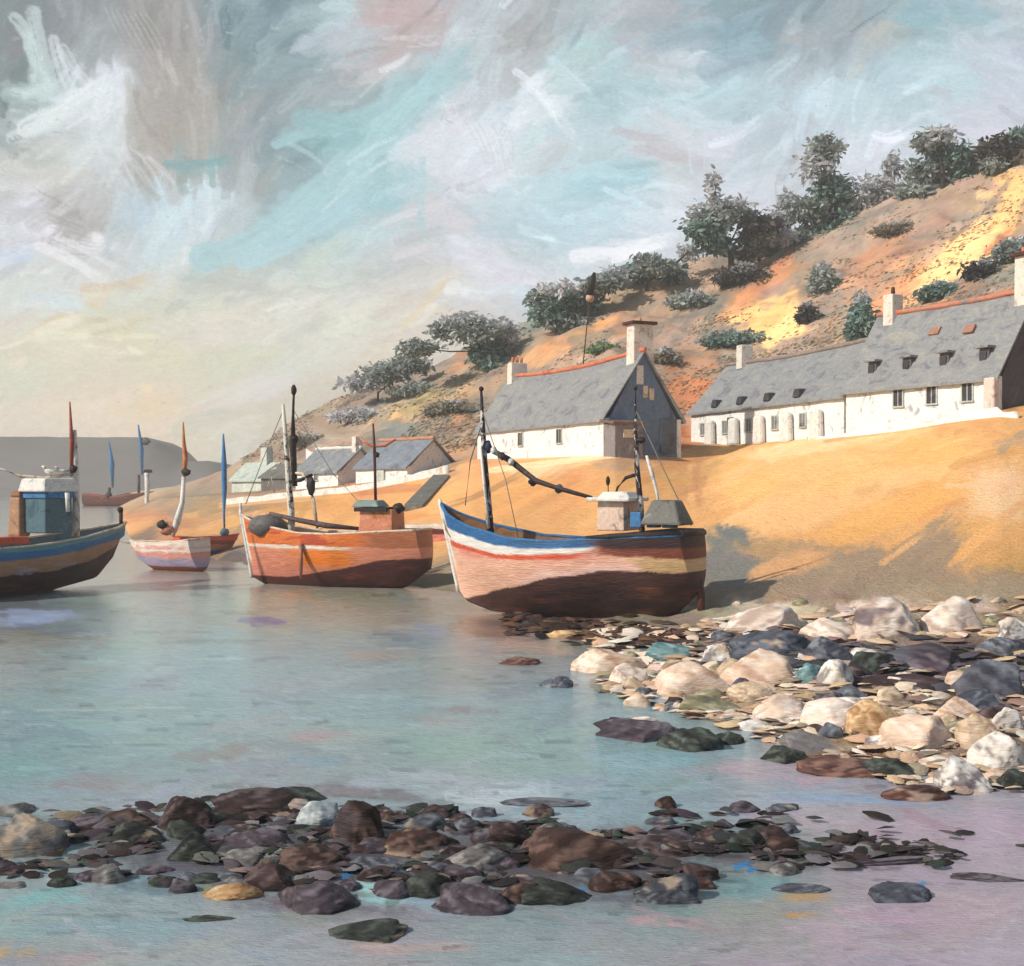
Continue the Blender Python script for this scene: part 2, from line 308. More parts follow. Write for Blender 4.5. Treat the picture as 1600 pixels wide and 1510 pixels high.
    lum = b.col.mean(1, keepdims=True); b.col = lum+(b.col-lum)*.9+np.array((.5, -1.0, 1.2)); b.col = 195+(b.col-192)*1.12+ss(360, 560, b.py)[:, None]*(1-ss(650, 1100, b.px))[:, None]*np.array((17., 10., 3.))
    m = bpy.data.materials.new('cloud_sky'); m.use_nodes = True; N = m.node_tree.nodes; L = m.node_tree.links; N.remove(N['Principled BSDF'])
    at = N.new('ShaderNodeAttribute'); at.attribute_name = 'Col'; tc = N.new('ShaderNodeTexCoord')
    n1 = streak_noise(N, L, tc.outputs['UV'], 95, (1, 2.0, 1), 6, .72, .8); n2 = streak_noise(N, L, tc.outputs['UV'], 260, (1.0, 1.7, 1), 4, .7, .3)
    v1 = ramp(N, L, n1, [(.25, .90), (.75, 1.10)]); v2 = ramp(N, L, n2, [(.30, .82), (.42, .99), (.58, 1.01), (.70, 1.13)])
    c = mixrgb(N, L, 1.0, at.outputs['Color'], v1, 'MULTIPLY'); c = mixrgb(N, L, 1.0, c, v2, 'MULTIPLY')
    em = N.new('ShaderNodeEmission'); L.new(c, em.inputs['Color']); em.inputs['Strength'].default_value = 1.16; L.new(em.outputs[0], N['Material Output'].inputs['Surface'])
    m.cycles.emission_sampling = 'NONE'
    uv = np.stack([np.clip(px, -4000, 6000)/1600, py/1600], -1)
    o = grid_mesh('sky', X, Y, Z, lin(np.clip(b.col, 0, 255)), uv.reshape(*px.shape, 2), m); tag(o, kind='structure')
make_sky()

# ------------------------------------------------------------------ GROUND: one sheet, beach and hillside, out to the far side of the hill
def top(px, Y, py): return (px, Y, CAM_H+(755-py)/F*Y)
COLS = [  # px, water's edge Y, (Y,z) top of the rock zone, (Y,z) foot of the houses, (Y,z) behind them, (Y,z) skyline
 (-1200,100,(112,-1.2),(150,-1.3),(156,-1.3),(200,-1.4)), (120,100,(112,-1.2),(150,-1.3),(156,-1.3),(200,-1.4)), (175,96,(106,-.9),(148,-.8),(154,-.8),(196,-.8)), (215,88,(94,.2),(138,1.6),(144,1.7),(192,1.6)),
 (250,80,(85,.3),(135,2.8),(141,2.9),(190,3.2)), (350,70,(75,.3),(118,3.3),(126,3.5),(170,6.2)), (400,66,(71,.35),(114,3.5),(122,3.7),(168,9.0)), (450,62,(67,.4),(110,3.7),(118,4),(165,12.4)),
 (520,58,(63,.4),(104,4.1),(113,4.5),(160,15.0)), (600,55,(60,.4),(98,4.6),(108,5.2),(156,17.8)), (740,48,(53,.4),(93,6.2),(105,7.0),(152,21)), (830,40,(46,.4),(86,6.3),(100,7.2),(150,24.5)),
 (900,36,(43,.25),(80,6.35),(96,7.3),(150,27)), (960,33,(42,.3),(76,6.4),(90,7.3),(150,29)), (1070,29,(41,.5),(82,6.7),(97,8.2),(150,32)), (1130,25,(39,.6),(84,7.0),(96,8.6),(150,33.5)),
 (1200,20.5,(38,.8),(79.5,7.15),(92,8.8),(150,34.5)), (1315,18.6,(36,.8),(71.5,7.35),(84,9.3),(150,38)), (1400,18,(36,.9),(68,7.6),(79,9.6),(150,41)), (1480,18,(35.5,.9),(64.5,7.9),(76,9.8),(150,44)),
 (1560,18,(35,.9),(61.5,8.15),(73,10.2),(150,46.5)), (1700,18,(35,.9),(60,8.5),(72,10.6),(150,50)), (2300,17,(34,.9),(58,9),(72,12),(150,56)), (3600,16,(34,1),(58,10),(72,14),(150,60))]
PX0 = np.array([c[0] for c in COLS], float)
def knots(c):
    e = c[1]; a, b_, d, t = c[2], c[3], c[4], c[5]; t2 = t[1]
    midY = d[0]+(t[0]-d[0])*.5; midz = d[1]+(t2-d[1])*.42
    return [(4, -1.6), (e*.75, -.45), (e, 0), a, (a[0]+(b_[0]-a[0])*.5, a[1]+(b_[1]-a[1])*.46), b_, d, (midY, midz), (t[0], t2), (t[0]*1.35, t2*.97), (700, t2*.6)]
KN = np.array([knots(c) for c in COLS])                                  # ncol x nk x 2
colpx = np.concatenate([np.arange(-1200, -80, 60), np.arange(-80, 1690, 4.0), np.arange(1700, 3600, 60)])
K = np.stack([np.stack([np.interp(colpx, PX0, KN[:, k, j]) for k in range(KN.shape[1])], 0) for j in (0, 1)], -1)   # nk x ncol x 2
ker = np.exp(-np.linspace(-2, 2, 9)**2); ker /= ker.sum()
for k in range(K.shape[0]):
    for j in (0, 1): K[k, :, j] = np.convolve(np.pad(K[k, :, j], 4, 'edge'), ker, 'valid')
ROWS = [0, 1, 2, 3, 4, 5, 6, 7, 8, 9, 10]; PER = [6, 14, 70, 40, 56, 14, 56, 60, 8, 6]
tt = np.concatenate([np.linspace(k, k+1, n, endpoint=False) for k, n in enumerate(PER)]+[[10]])
TY = np.stack([np.interp(tt, ROWS, K[:, c, 0]) for c in range(len(colpx))], 1)
TZ = np.stack([np.interp(tt, ROWS, K[:, c, 1]) for c in range(len(colpx))], 1)
TXX = (colpx[None, :]-800)/F*TY
hillw = ss(5.9, 7.2, tt)[:, None]*(1-ss(8.6, 10, tt)[:, None]*.5); rockw = (ss(1.5, 2.3, tt)*(1-ss(2.9, 3.3, tt)))[:, None]
big = fbm(TXX/14, TY/14, 3, 4)-.5
scal = np.clip((colpx-330)/250, 0.15, 1)[None, :]
TZ = TZ+big*4.2*hillw*scal+(fbm(TXX/3.2, TY/3.2, 8, 3)-.5)*1.3*hillw*scal+(fbm(TXX/1.2, TY/1.6, 21, 3)-.5)*.35*rockw+(fbm(TXX/5, TY/5, 31, 3)-.5)*.25*ss(2.8, 3.6, tt)[:, None]*(1-ss(4.6, 5, tt)[:, None])
def ground(X, Y):
    p = 800+F*X/Y; j = np.clip(np.interp(p, colpx, np.arange(len(colpx))), 0, len(colpx)-1.001); a = int(j); w = j-a
    return float(np.interp(Y, TY[:, a], TZ[:, a])*(1-w)+np.interp(Y, TY[:, a+1], TZ[:, a+1])*w)
def hit(px, py, ymin=9.0, ymax=400.0):
    """the place on the ground or the water that lies in this direction from the eye"""
    Y = ymin; X = (px-800)/F
    while Y < ymax:
        z = CAM_H-(py-755)/F*Y
        if z <= max(0.0, ground(X*Y, Y)): return Vector((X*Y, Y, max(0.0, ground(X*Y, Y))))
        Y *= 1.004
    return Vector((X*ymax, ymax, ground(X*ymax, ymax)))

def make_ground():
    px = 800+F*TXX/TY; py = 755-(TZ-CAM_H)/TY*F
    b = Brush(px, py, 23); B = b.blob; S = b.stroke
    hill = (tt[:, None]*np.ones_like(px)).ravel()
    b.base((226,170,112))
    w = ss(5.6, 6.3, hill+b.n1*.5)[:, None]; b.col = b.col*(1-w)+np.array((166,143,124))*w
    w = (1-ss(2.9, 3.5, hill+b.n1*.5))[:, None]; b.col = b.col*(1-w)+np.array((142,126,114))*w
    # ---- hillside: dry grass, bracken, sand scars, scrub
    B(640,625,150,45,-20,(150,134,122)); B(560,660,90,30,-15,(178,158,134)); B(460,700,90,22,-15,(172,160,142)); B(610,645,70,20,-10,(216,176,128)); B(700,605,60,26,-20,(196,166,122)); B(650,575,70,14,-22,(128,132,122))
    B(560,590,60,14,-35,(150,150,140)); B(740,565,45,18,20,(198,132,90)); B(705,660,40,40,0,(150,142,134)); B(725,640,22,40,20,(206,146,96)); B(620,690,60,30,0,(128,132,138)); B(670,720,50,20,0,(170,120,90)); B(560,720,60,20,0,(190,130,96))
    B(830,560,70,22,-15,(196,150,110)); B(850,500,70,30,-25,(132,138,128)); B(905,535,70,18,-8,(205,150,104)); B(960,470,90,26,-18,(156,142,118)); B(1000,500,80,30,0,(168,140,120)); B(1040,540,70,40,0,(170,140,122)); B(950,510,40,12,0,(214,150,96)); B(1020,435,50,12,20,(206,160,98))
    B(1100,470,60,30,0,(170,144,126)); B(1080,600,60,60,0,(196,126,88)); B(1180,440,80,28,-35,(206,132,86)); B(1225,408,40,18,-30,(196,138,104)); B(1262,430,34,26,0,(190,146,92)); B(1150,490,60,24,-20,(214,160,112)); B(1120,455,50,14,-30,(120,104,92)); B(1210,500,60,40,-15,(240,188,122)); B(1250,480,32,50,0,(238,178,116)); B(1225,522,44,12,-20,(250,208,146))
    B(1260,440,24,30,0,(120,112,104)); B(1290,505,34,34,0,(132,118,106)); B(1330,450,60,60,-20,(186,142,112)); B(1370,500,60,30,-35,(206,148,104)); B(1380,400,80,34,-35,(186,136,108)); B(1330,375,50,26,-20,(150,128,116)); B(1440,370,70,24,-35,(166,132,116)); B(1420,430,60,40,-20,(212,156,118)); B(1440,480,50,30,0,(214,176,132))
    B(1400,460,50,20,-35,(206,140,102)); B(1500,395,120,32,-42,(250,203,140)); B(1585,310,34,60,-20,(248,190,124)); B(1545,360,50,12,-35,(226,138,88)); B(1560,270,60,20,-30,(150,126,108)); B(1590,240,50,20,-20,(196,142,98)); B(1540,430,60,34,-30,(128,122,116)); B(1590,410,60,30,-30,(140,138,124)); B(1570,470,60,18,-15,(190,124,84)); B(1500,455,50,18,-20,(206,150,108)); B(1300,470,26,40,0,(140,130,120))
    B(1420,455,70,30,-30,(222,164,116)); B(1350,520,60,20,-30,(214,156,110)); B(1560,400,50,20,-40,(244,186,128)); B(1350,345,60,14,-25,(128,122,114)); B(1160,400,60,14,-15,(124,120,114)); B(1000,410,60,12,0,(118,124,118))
    # ---- warm sand of the beach
    B(1330,730,300,70,-6,(240,190,128)); B(1250,700,200,14,-8,(246,210,158)); B(1150,745,80,44,0,(242,184,118)); B(1440,705,130,30,-6,(240,184,116)); B(1560,770,70,70,-20,(236,194,148)); B(1250,800,120,36,-10,(240,188,130)); B(1400,800,150,34,-20,(236,176,106)); B(1480,850,120,26,-25,(222,170,108)); B(1570,880,60,40,-10,(206,160,102))
    B(1080,740,40,60,0,(206,150,104)); B(900,720,150,12,-9,(246,210,164)); B(1010,735,60,24,0,(226,172,122)); B(860,765,70,30,-20,(214,150,100)); B(780,790,70,26,-30,(226,166,108)); B(950,780,70,30,0,(234,172,112)); B(1040,800,40,30,0,(226,170,112)); B(960,720,50,20,0,(200,160,126))
    B(640,800,80,40,-20,(228,168,112)); B(690,770,50,30,-30,(236,178,116)); B(560,760,90,16,-5,(206,140,98)); B(450,775,90,14,0,(232,176,122)); B(390,800,60,20,0,(230,176,126)); B(520,790,60,26,0,(226,164,106)); B(330,800,60,16,0,(222,176,132)); B(260,822,60,16,0,(202,152,112)); B(330,770,70,10,0,(160,150,140)); B(300,845,90,14,0,(206,150,120)); B(600,840,60,20,0,(212,150,106))
    B(1025,675,50,40,0,(190,122,84)); B(880,700,30,20,0,(190,120,88)); B(1060,690,26,24,0,(180,106,74))
    # ---- damp brown sand towards the water, with shade painted in under the largest boat
    B(1330,905,340,62,4,(160,138,118)); B(1500,930,200,34,0,(168,148,124)); B(1130,880,90,64,0,(126,124,118)); B(1080,930,90,30,0,(138,128,114)); B(1240,880,70,24,-14,(214,164,120)); B(1190,860,60,20,0,(180,146,108)); B(1550,865,60,22,0,(216,162,104)); B(1440,865,70,18,-30,(160,136,114)); B(1340,885,60,16,-30,(164,140,118)); B(1140,830,40,12,10,(120,122,118))
    B(700,900,60,30,0,(170,152,124)); B(850,960,130,30,0,(70,52,46)); B(900,985,60,10,0,(196,120,60)); B(830,1005,110,12,5,(150,122,106)); B(1000,1000,110,22,0,(134,116,98)); B(1060,1000,80,24,0,(120,112,100)); B(1050,1012,60,18,0,(82,146,146),.8)  # darkest blob: shade below the hull put into the ground colour
    # ---- among the rocks
    for q in ((1130,1040,120,30,0,(206,178,150)),(1200,1080,120,26,0,(196,168,140)),(1330,1040,160,26,0,(70,66,76)),(1500,1040,120,40,0,(80,70,74)),(1350,1120,160,40,10,(222,196,160)),(1500,1130,110,40,0,(214,188,160)),(1300,1160,160,26,10,(180,152,120)),(1420,1200,150,30,0,(134,104,88)),(1560,1200,60,40,0,(200,170,150)),
              (1180,1150,60,26,0,(120,160,160)),(1220,960,90,22,0,(206,190,166)),(1400,960,120,26,0,(212,190,168)),(1560,980,70,24,0,(190,170,150)),(980,1045,90,24,0,(216,188,162)),(1100,1100,90,24,0,(176,158,132)),(1100,1150,90,24,0,(110,104,108)),(1270,1050,26,22,0,(110,150,156)),(1350,1190,130,18,0,(170,132,100)),(1450,1240,140,16,0,(110,90,90))): B(*q)
    ah = lambda x, y: -26+24*(vn(np.array([x/90.]), np.array([y/90.]), 9)[0]-.5)*2
    b.fill(620, (330, 180, 1660, 640), (24, 74), (9, 24), ah, 9, 2.2, .75, .4, lambda x, y: y < 700)
    for k in range(240):                                                    # dry scrub growing over the slope
        x = b.r.uniform(380, 1640); y = np.interp(x, [400, 600, 900, 1100, 1400, 1640], [700, 620, 500, 470, 400, 330])+b.r.uniform(-60, 110); l = b.r.uniform(14, 44); a = math.radians(b.r.normal()*16-26)
        c = [(132,124,114), (112,112,104), (150,132,118), (172,140,114), (120,106,100)][b.r.randint(5)]
        S((x-l*math.cos(a),y-l*math.sin(a)),(x,y+4),(x+l*math.cos(a),y+l*math.sin(a)),b.r.uniform(8, 22),c,.6,.42)
    b.fill(520, (200, 640, 1660, 960), (40, 120), (8, 22), lambda x, y: -14 if y > 720 else -7, 6, 2.5, .65, .42)
    b.fill(620, (700, 930, 1660, 1270), (24, 70), (10, 26), lambda x, y: 4, 18, 3, .8, .35)
    # strokes one can pick out
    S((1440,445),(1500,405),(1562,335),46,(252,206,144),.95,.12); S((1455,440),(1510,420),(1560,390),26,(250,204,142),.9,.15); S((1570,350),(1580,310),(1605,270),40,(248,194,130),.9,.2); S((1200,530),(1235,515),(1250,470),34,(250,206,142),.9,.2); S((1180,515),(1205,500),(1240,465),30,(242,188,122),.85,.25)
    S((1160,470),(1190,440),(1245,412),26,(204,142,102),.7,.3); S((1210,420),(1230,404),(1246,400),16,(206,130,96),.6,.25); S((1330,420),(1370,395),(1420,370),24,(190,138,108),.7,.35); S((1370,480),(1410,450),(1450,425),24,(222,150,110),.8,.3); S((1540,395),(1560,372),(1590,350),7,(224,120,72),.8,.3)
    S((1180,900),(1220,880),(1300,872),26,(216,164,116),.7,.35); S((1290,910),(1340,885),(1380,850),34,(166,142,120),.8,.3); S((1360,900),(1430,860),(1500,800),38,(164,140,118),.8,.3); S((1420,905),(1480,870),(1505,830),34,(160,138,116),.8,.3); S((1500,870),(1530,835),(1570,815),20,(240,178,114),.8,.35)
    S((1380,880),(1410,858),(1450,830),10,(240,184,124),.7,.4); S((1130,835),(1160,832),(1170,860),18,(118,120,116),.7,.35); S((1095,700),(1080,760),(1100,800),14,(196,140,98),.6,.45)
    S((1480,645),(1540,642),(1600,640),4,(150,96,60),.7,.4); S((1290,690),(1400,672),(1560,650),6,(210,150,96),.6,.45); S((655,762),(600,765),(540,770),14,(206,136,90),.7,.35); S((765,735),(880,722),(1040,700),12,(250,222,178),.85,.35); S((800,715),(900,712),(960,704),8,(248,216,170),.7,.4)
    S((700,790),(760,775),(830,730),10,(150,110,80),.5,.5); S((770,805),(850,775),(900,740),14,(240,176,112),.7,.35); S((345,790),(420,782),(520,776),10,(240,186,130),.7,.4)
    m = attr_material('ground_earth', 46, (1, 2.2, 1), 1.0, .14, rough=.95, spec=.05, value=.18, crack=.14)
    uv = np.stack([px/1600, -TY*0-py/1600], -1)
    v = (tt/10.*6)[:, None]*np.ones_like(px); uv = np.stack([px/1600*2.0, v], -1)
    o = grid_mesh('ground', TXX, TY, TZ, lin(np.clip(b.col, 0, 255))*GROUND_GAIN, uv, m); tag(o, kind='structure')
GROUND_GAIN = 1.26
make_ground()

# ------------------------------------------------------------------ WATER
def make_water():
    cx = np.concatenate([np.linspace(-4200, -120, 30)[:-1], np.arange(-120, 1722, 3.4), np.linspace(1722, 5800, 30)[1:]])
    cy = np.concatenate([[757.5, 759, 761.5], np.arange(764, 1560, 3.2), np.array([1600, 1700, 1900, 2400])])
    PXg, PYg = np.meshgrid(cx, cy); Yg = CAM_H*F/(PYg-755); Xg = (PXg-800)/F*Yg
    b = Brush(PXg, PYg, 37); B = b.blob; S = b.stroke
    xs = [0, 200, 400, 600, 800, 1000, 1200, 1400, 1600]; ys = [770, 880, 950, 1030, 1110, 1180, 1260, 1340, 1430, 1500]
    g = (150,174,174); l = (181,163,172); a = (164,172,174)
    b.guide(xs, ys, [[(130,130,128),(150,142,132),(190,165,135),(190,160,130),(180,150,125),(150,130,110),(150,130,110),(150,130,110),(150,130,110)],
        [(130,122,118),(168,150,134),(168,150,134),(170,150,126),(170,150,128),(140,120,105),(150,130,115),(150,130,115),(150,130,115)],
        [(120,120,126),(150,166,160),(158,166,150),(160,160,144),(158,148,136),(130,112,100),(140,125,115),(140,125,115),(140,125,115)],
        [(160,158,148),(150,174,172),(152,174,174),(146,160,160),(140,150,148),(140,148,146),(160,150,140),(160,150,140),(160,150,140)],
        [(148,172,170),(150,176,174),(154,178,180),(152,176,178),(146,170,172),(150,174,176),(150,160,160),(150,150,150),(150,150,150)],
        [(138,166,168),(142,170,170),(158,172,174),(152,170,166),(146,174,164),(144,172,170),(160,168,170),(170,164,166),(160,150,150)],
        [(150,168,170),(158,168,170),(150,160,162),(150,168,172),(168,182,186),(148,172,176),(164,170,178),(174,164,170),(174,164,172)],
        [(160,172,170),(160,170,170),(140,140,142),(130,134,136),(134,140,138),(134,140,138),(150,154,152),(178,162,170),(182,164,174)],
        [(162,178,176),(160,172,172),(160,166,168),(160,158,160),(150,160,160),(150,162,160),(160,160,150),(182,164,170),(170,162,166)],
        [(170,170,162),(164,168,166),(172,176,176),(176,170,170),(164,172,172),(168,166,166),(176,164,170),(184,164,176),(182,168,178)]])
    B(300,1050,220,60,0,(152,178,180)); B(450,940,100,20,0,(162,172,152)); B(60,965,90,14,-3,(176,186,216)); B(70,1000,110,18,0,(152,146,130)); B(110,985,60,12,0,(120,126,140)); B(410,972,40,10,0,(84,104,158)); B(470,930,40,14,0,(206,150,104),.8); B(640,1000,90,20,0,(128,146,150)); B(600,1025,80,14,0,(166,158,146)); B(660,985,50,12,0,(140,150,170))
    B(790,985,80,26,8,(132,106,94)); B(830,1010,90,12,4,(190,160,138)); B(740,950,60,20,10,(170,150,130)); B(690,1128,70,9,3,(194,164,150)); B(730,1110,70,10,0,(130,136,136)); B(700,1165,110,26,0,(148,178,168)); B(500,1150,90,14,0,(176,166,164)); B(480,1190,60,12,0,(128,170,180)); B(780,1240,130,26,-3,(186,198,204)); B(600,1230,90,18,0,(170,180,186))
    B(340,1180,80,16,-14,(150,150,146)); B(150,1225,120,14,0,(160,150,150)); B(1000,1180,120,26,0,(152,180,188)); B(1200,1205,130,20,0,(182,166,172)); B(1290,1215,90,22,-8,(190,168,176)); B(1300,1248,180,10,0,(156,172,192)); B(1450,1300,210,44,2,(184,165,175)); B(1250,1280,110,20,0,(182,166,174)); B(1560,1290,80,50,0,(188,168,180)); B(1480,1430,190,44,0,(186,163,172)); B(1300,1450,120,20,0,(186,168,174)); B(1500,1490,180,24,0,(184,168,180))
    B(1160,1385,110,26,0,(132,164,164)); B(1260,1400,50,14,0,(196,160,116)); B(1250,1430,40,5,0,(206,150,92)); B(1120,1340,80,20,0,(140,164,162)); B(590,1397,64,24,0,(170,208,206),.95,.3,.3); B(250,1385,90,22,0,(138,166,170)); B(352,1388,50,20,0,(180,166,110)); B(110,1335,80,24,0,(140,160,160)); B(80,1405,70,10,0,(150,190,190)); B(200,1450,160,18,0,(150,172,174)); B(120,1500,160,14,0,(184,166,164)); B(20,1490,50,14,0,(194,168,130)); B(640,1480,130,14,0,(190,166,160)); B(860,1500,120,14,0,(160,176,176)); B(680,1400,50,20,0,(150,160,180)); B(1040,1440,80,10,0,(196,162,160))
    for c in ((450,1335,400,74,0,(84,74,78)),(900,1350,350,74,0,(88,78,78)),(60,1310,90,40,0,(120,116,110)),(560,1240,240,12,4,(120,116,118)),(520,1420,160,22,4,(112,104,108)),(1200,1345,180,20,3,(110,98,96))): B(*c, .75, .7)  # dark patches: shadow around the front rocks painted into the water
    b.fill(700, (-60, 880, 1660, 1560), (60, 210), (8, 26), lambda x, y: -2+6*(vn(np.array([x/200.]), np.array([y/80.]), 6)[0]-.5), 6, 3.5, .6, .42)
    for k in range(620):
        x, y = b.r.uniform(-40, 1640), b.r.uniform(900, 1540); l_ = b.r.uniform(10, 64); d = b.r.choice([-36, -26, -18, 16])
        i = int(np.argmin(np.abs(cy-y)))*len(cx)+int(np.argmin(np.abs(cx-x)))
        S((x,y),(x+l_/2,y+b.r.uniform(-2,2)),(x+l_,y+b.r.uniform(-3,2)),b.r.uniform(2, 7), b.col[i]+d, .7, .3)
    S((1290,1232),(1340,1200),(1250,1190),3,(150,140,150),.0,.3)
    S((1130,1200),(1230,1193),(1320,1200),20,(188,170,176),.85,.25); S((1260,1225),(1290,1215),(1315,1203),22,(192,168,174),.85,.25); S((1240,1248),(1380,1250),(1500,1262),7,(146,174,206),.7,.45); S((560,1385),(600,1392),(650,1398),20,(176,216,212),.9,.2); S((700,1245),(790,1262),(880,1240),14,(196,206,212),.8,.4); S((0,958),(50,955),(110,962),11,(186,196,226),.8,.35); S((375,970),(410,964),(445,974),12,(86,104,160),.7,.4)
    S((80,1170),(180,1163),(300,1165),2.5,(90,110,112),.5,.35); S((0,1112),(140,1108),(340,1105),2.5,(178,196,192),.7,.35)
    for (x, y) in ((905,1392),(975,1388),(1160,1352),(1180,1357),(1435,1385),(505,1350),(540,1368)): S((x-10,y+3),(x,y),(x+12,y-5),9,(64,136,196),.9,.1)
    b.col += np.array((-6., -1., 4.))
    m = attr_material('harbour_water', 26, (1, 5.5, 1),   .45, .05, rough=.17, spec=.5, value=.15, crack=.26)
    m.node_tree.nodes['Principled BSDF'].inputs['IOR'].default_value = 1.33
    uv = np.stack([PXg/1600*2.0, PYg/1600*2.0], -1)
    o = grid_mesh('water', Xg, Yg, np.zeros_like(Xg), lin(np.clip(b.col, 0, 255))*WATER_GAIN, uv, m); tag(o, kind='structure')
WATER_GAIN = .98
make_water()

# ------------------------------------------------------------------ the low headland far across the bay
def make_headland():
    n = 90; x = np.linspace(-620, -95, n); t = (x+620)/525
    h = 22.5+1.5*(fbm(x/40, x*0, 5)-.5)
    h = h*(1-.42*ss(.915, .932, t)-.57*ss(.955, 1.0, t))
    rows = []
    for k, (dy, f) in enumerate(((-14, -.05), (-10, .35), (-4, .8), (6, 1.0), (40, .95), (90, -.1))):
        rows.append((x, 470+dy+8*(fbm(x/30, x*0+k, 6)-.5), h*f+(fbm(x/8, x*0+k, 3)-.5)*1.2*(f > .5)))
    X = np.stack([r[0] for r in rows]); Y = np.stack([r[1] for r in rows]); Z = np.stack([r[2] for r in rows])
    col = np.zeros(X.shape+(3,)); nz = fbm(X/24, Z/5, 9)[..., None]
    col[:] = np.array((132,127,122))+(nz-.5)*22
    col[0:2] += np.array((6, 6, 10))
    uv = np.stack([X/60, Z/30], -1)
    m = attr_material('headland_grass', 3.0, (1, 2, 1), .3, .6, rough=.95, spec=.05, value=.12)
    o = grid_mesh('headland', X, Y, Z, lin(col)*.82, uv, m); tag(o, kind='structure')
make_headland()
# ------------------------------------------------------------------ BOATS
HULLM = attr_material('brushed_hull_paint', 3.0, (.5, .5, 3.2), .8, .04, rough=.55, spec=.3, value=.22, crack=.18, uv=False)
def hull_mesh(L, s, k, hb, band, rake=.5, seed=1, full=.55, nt=170, ng=56):
    """s,k,hb: functions of t (0 stern, 1 bow) for sheer height, keel height, half beam; band(t,g,z,n)->sRGB"""
    t = np.linspace(0, 1, nt); g = np.linspace(0, 1, ng); T, G = np.meshgrid(t, g, indexing='ij')
    fine = full+.9*ss(.55, 1, T); prof = np.clip(1-(1-G)**2.0, 0, 1)**fine
    Yh = hb(T)*prof*(1+.05*np.sin(T*3)); Zh = k(T)+(s(T)-k(T))*G; Xh = T*L+rake*G*ss(.72, 1, T)-.25*(1-G)*ss(.25, 0, T)
    X = np.concatenate([Xh[:, ::-1], Xh[:, 1:]], 1); Y = np.concatenate([Yh[:, ::-1], -Yh[:, 1:]], 1); Z = np.concatenate([Zh[:, ::-1], Zh[:, 1:]], 1)
    TT = np.concatenate([T[:, ::-1], T[:, 1:]], 1); GG = np.concatenate([G[:, ::-1], G[:, 1:]], 1)
    n = fbm(X*1.1+Y*.7, Z*4.2+seed, seed, 4)-.5; n2 = fbm(X*4, Z*9, seed+3, 3)-.5
    col = band(TT, GG, Z, n, Y)+n2[..., None]*16+n[..., None]*14
    return X, Y, Z, col
def pick(*lv):
    """colour by height: lv = (mask array 0..1, colour) laid one over the other"""
    out = None
    for w, c in lv:
        c = np.array(c, float)
        if out is None: out = np.zeros(w.shape+(3,))+c
        else: out = out*(1-w[..., None])+c*w[..., None]
    return out
def boat(name, label, cat, bow, stern, z0, s, k, hb, band, rail, inner, deckc, deck_drop=.55, rake=.5, seed=1, full=.55, group=None, railr=.05, stemc=None, stem_up=.35):
    d = Vector((bow[0]-stern[0], bow[1]-stern[1], 0)); L = d.length-rake
    root = empty(name, (stern[0], stern[1], z0), math.atan2(d.y, d.x)); tag(root, label, cat, group)
    X, Y, Z, col = hull_mesh(L, s, k, hb, band, rake, seed, full)
    h = grid_mesh('hull', X, Y, Z, lin(np.clip(col, 0, 255))*.92, np.stack([X, Z], -1), HULLM, root)
    # closed stern
    me = MB(); pts = [(X[0, j], Y[0, j], Z[0, j]) for j in range(X.shape[1])]; ctr = (X[0, :].mean()-.03, 0, (Z[0].max()+Z[0].min())/2)
    tc = [tuple(lin(np.clip(col[0, j], 0, 255))*.92) for j in range(X.shape[1])]
    n = len(pts); hn = n//2                                                # rows from side to side, so its bands run across
    for i in range(hn):
        for q in range(9): f = q/8; a_, c_ = pts[i], pts[n-1-i]; me.v.append((a_[0]-.10*(1-(2*f-1)**2), a_[1]*(1-f)+c_[1]*f, a_[2])); me.c.append(tc[i])
    me.f += [(9*i+q, 9*i+q+1, 9*i+q+10, 9*i+q+9) for i in range(hn-1) for q in range(8)]
    me.build('transom', HULLM, root, True)
    t = np.linspace(0, 1, 40); sx = t*L+rake*ss(.72, 1, t); sz = s(t); sy = hb(t)
    sy_in = np.maximum(sy-.07, .0)
    me = MB()                                                              # inner face of the bulwark, both sides
    for sg in (1, -1):
        b = len(me.v); me.v += [(sx[i]-.02*t[i], sg*sy_in[i], sz[i]-.01) for i in range(40)]+[(sx[i]-.1*t[i]**4, sg*sy_in[i]*.93, sz[i]-deck_drop-.05) for i in range(40)]
        for i in range(39): me.f.append((b+i, b+i+1, b+41+i, b+40+i) if sg < 0 else (b+i+1, b+i, b+40+i, b+41+i))
    me.c = [(1, 1, 1)]*len(me.v); me.build('bulwark_lining', inner, root, True)
    me = MB(); me.v = [(sx[i]-.1*t[i]**4, sg*max(sy_in[i]*.95, 0), sz[i]-deck_drop) for i in range(40) for sg in (1, -1)]
    me.f = [(2*i+1, 2*i+3, 2*i+2, 2*i) for i in range(39)]; me.c = [(1, 1, 1)]*len(me.v); me.build('deck', deckc, root, True)
    me = MB()
    for sg in (1, -1): me.tube([(sx[i], sg*(sy[i]-.03), sz[i]+.02) for i in range(40)], railr, 8)
    me.tube([(sx[0], sy[0]-.03, sz[0]+.02), (sx[0]-.05, 0, sz[0]+.04), (sx[0], -sy[0]+.03, sz[0]+.02)], railr, 8)
    me.build('gunwale', rail, root, True)
    if stemc:
        me = MB(); g = np.linspace(-.02, 1, 14); kx = L+rake*g; kz = k(np.ones(14))+(s(np.ones(14))-k(np.ones(14)))*g
        P = [(kx[i]+.05, 0, kz[i]) for i in range(14)]+[(kx[-1]+.08, 0, kz[-1]+stem_up)]; me.tube(P, [.07]*13+[.085, .06], 8, wob=.1)
        me.build('stem_post', stemc, root, True)
    return root, L
A_ = lambda *v: np.interp
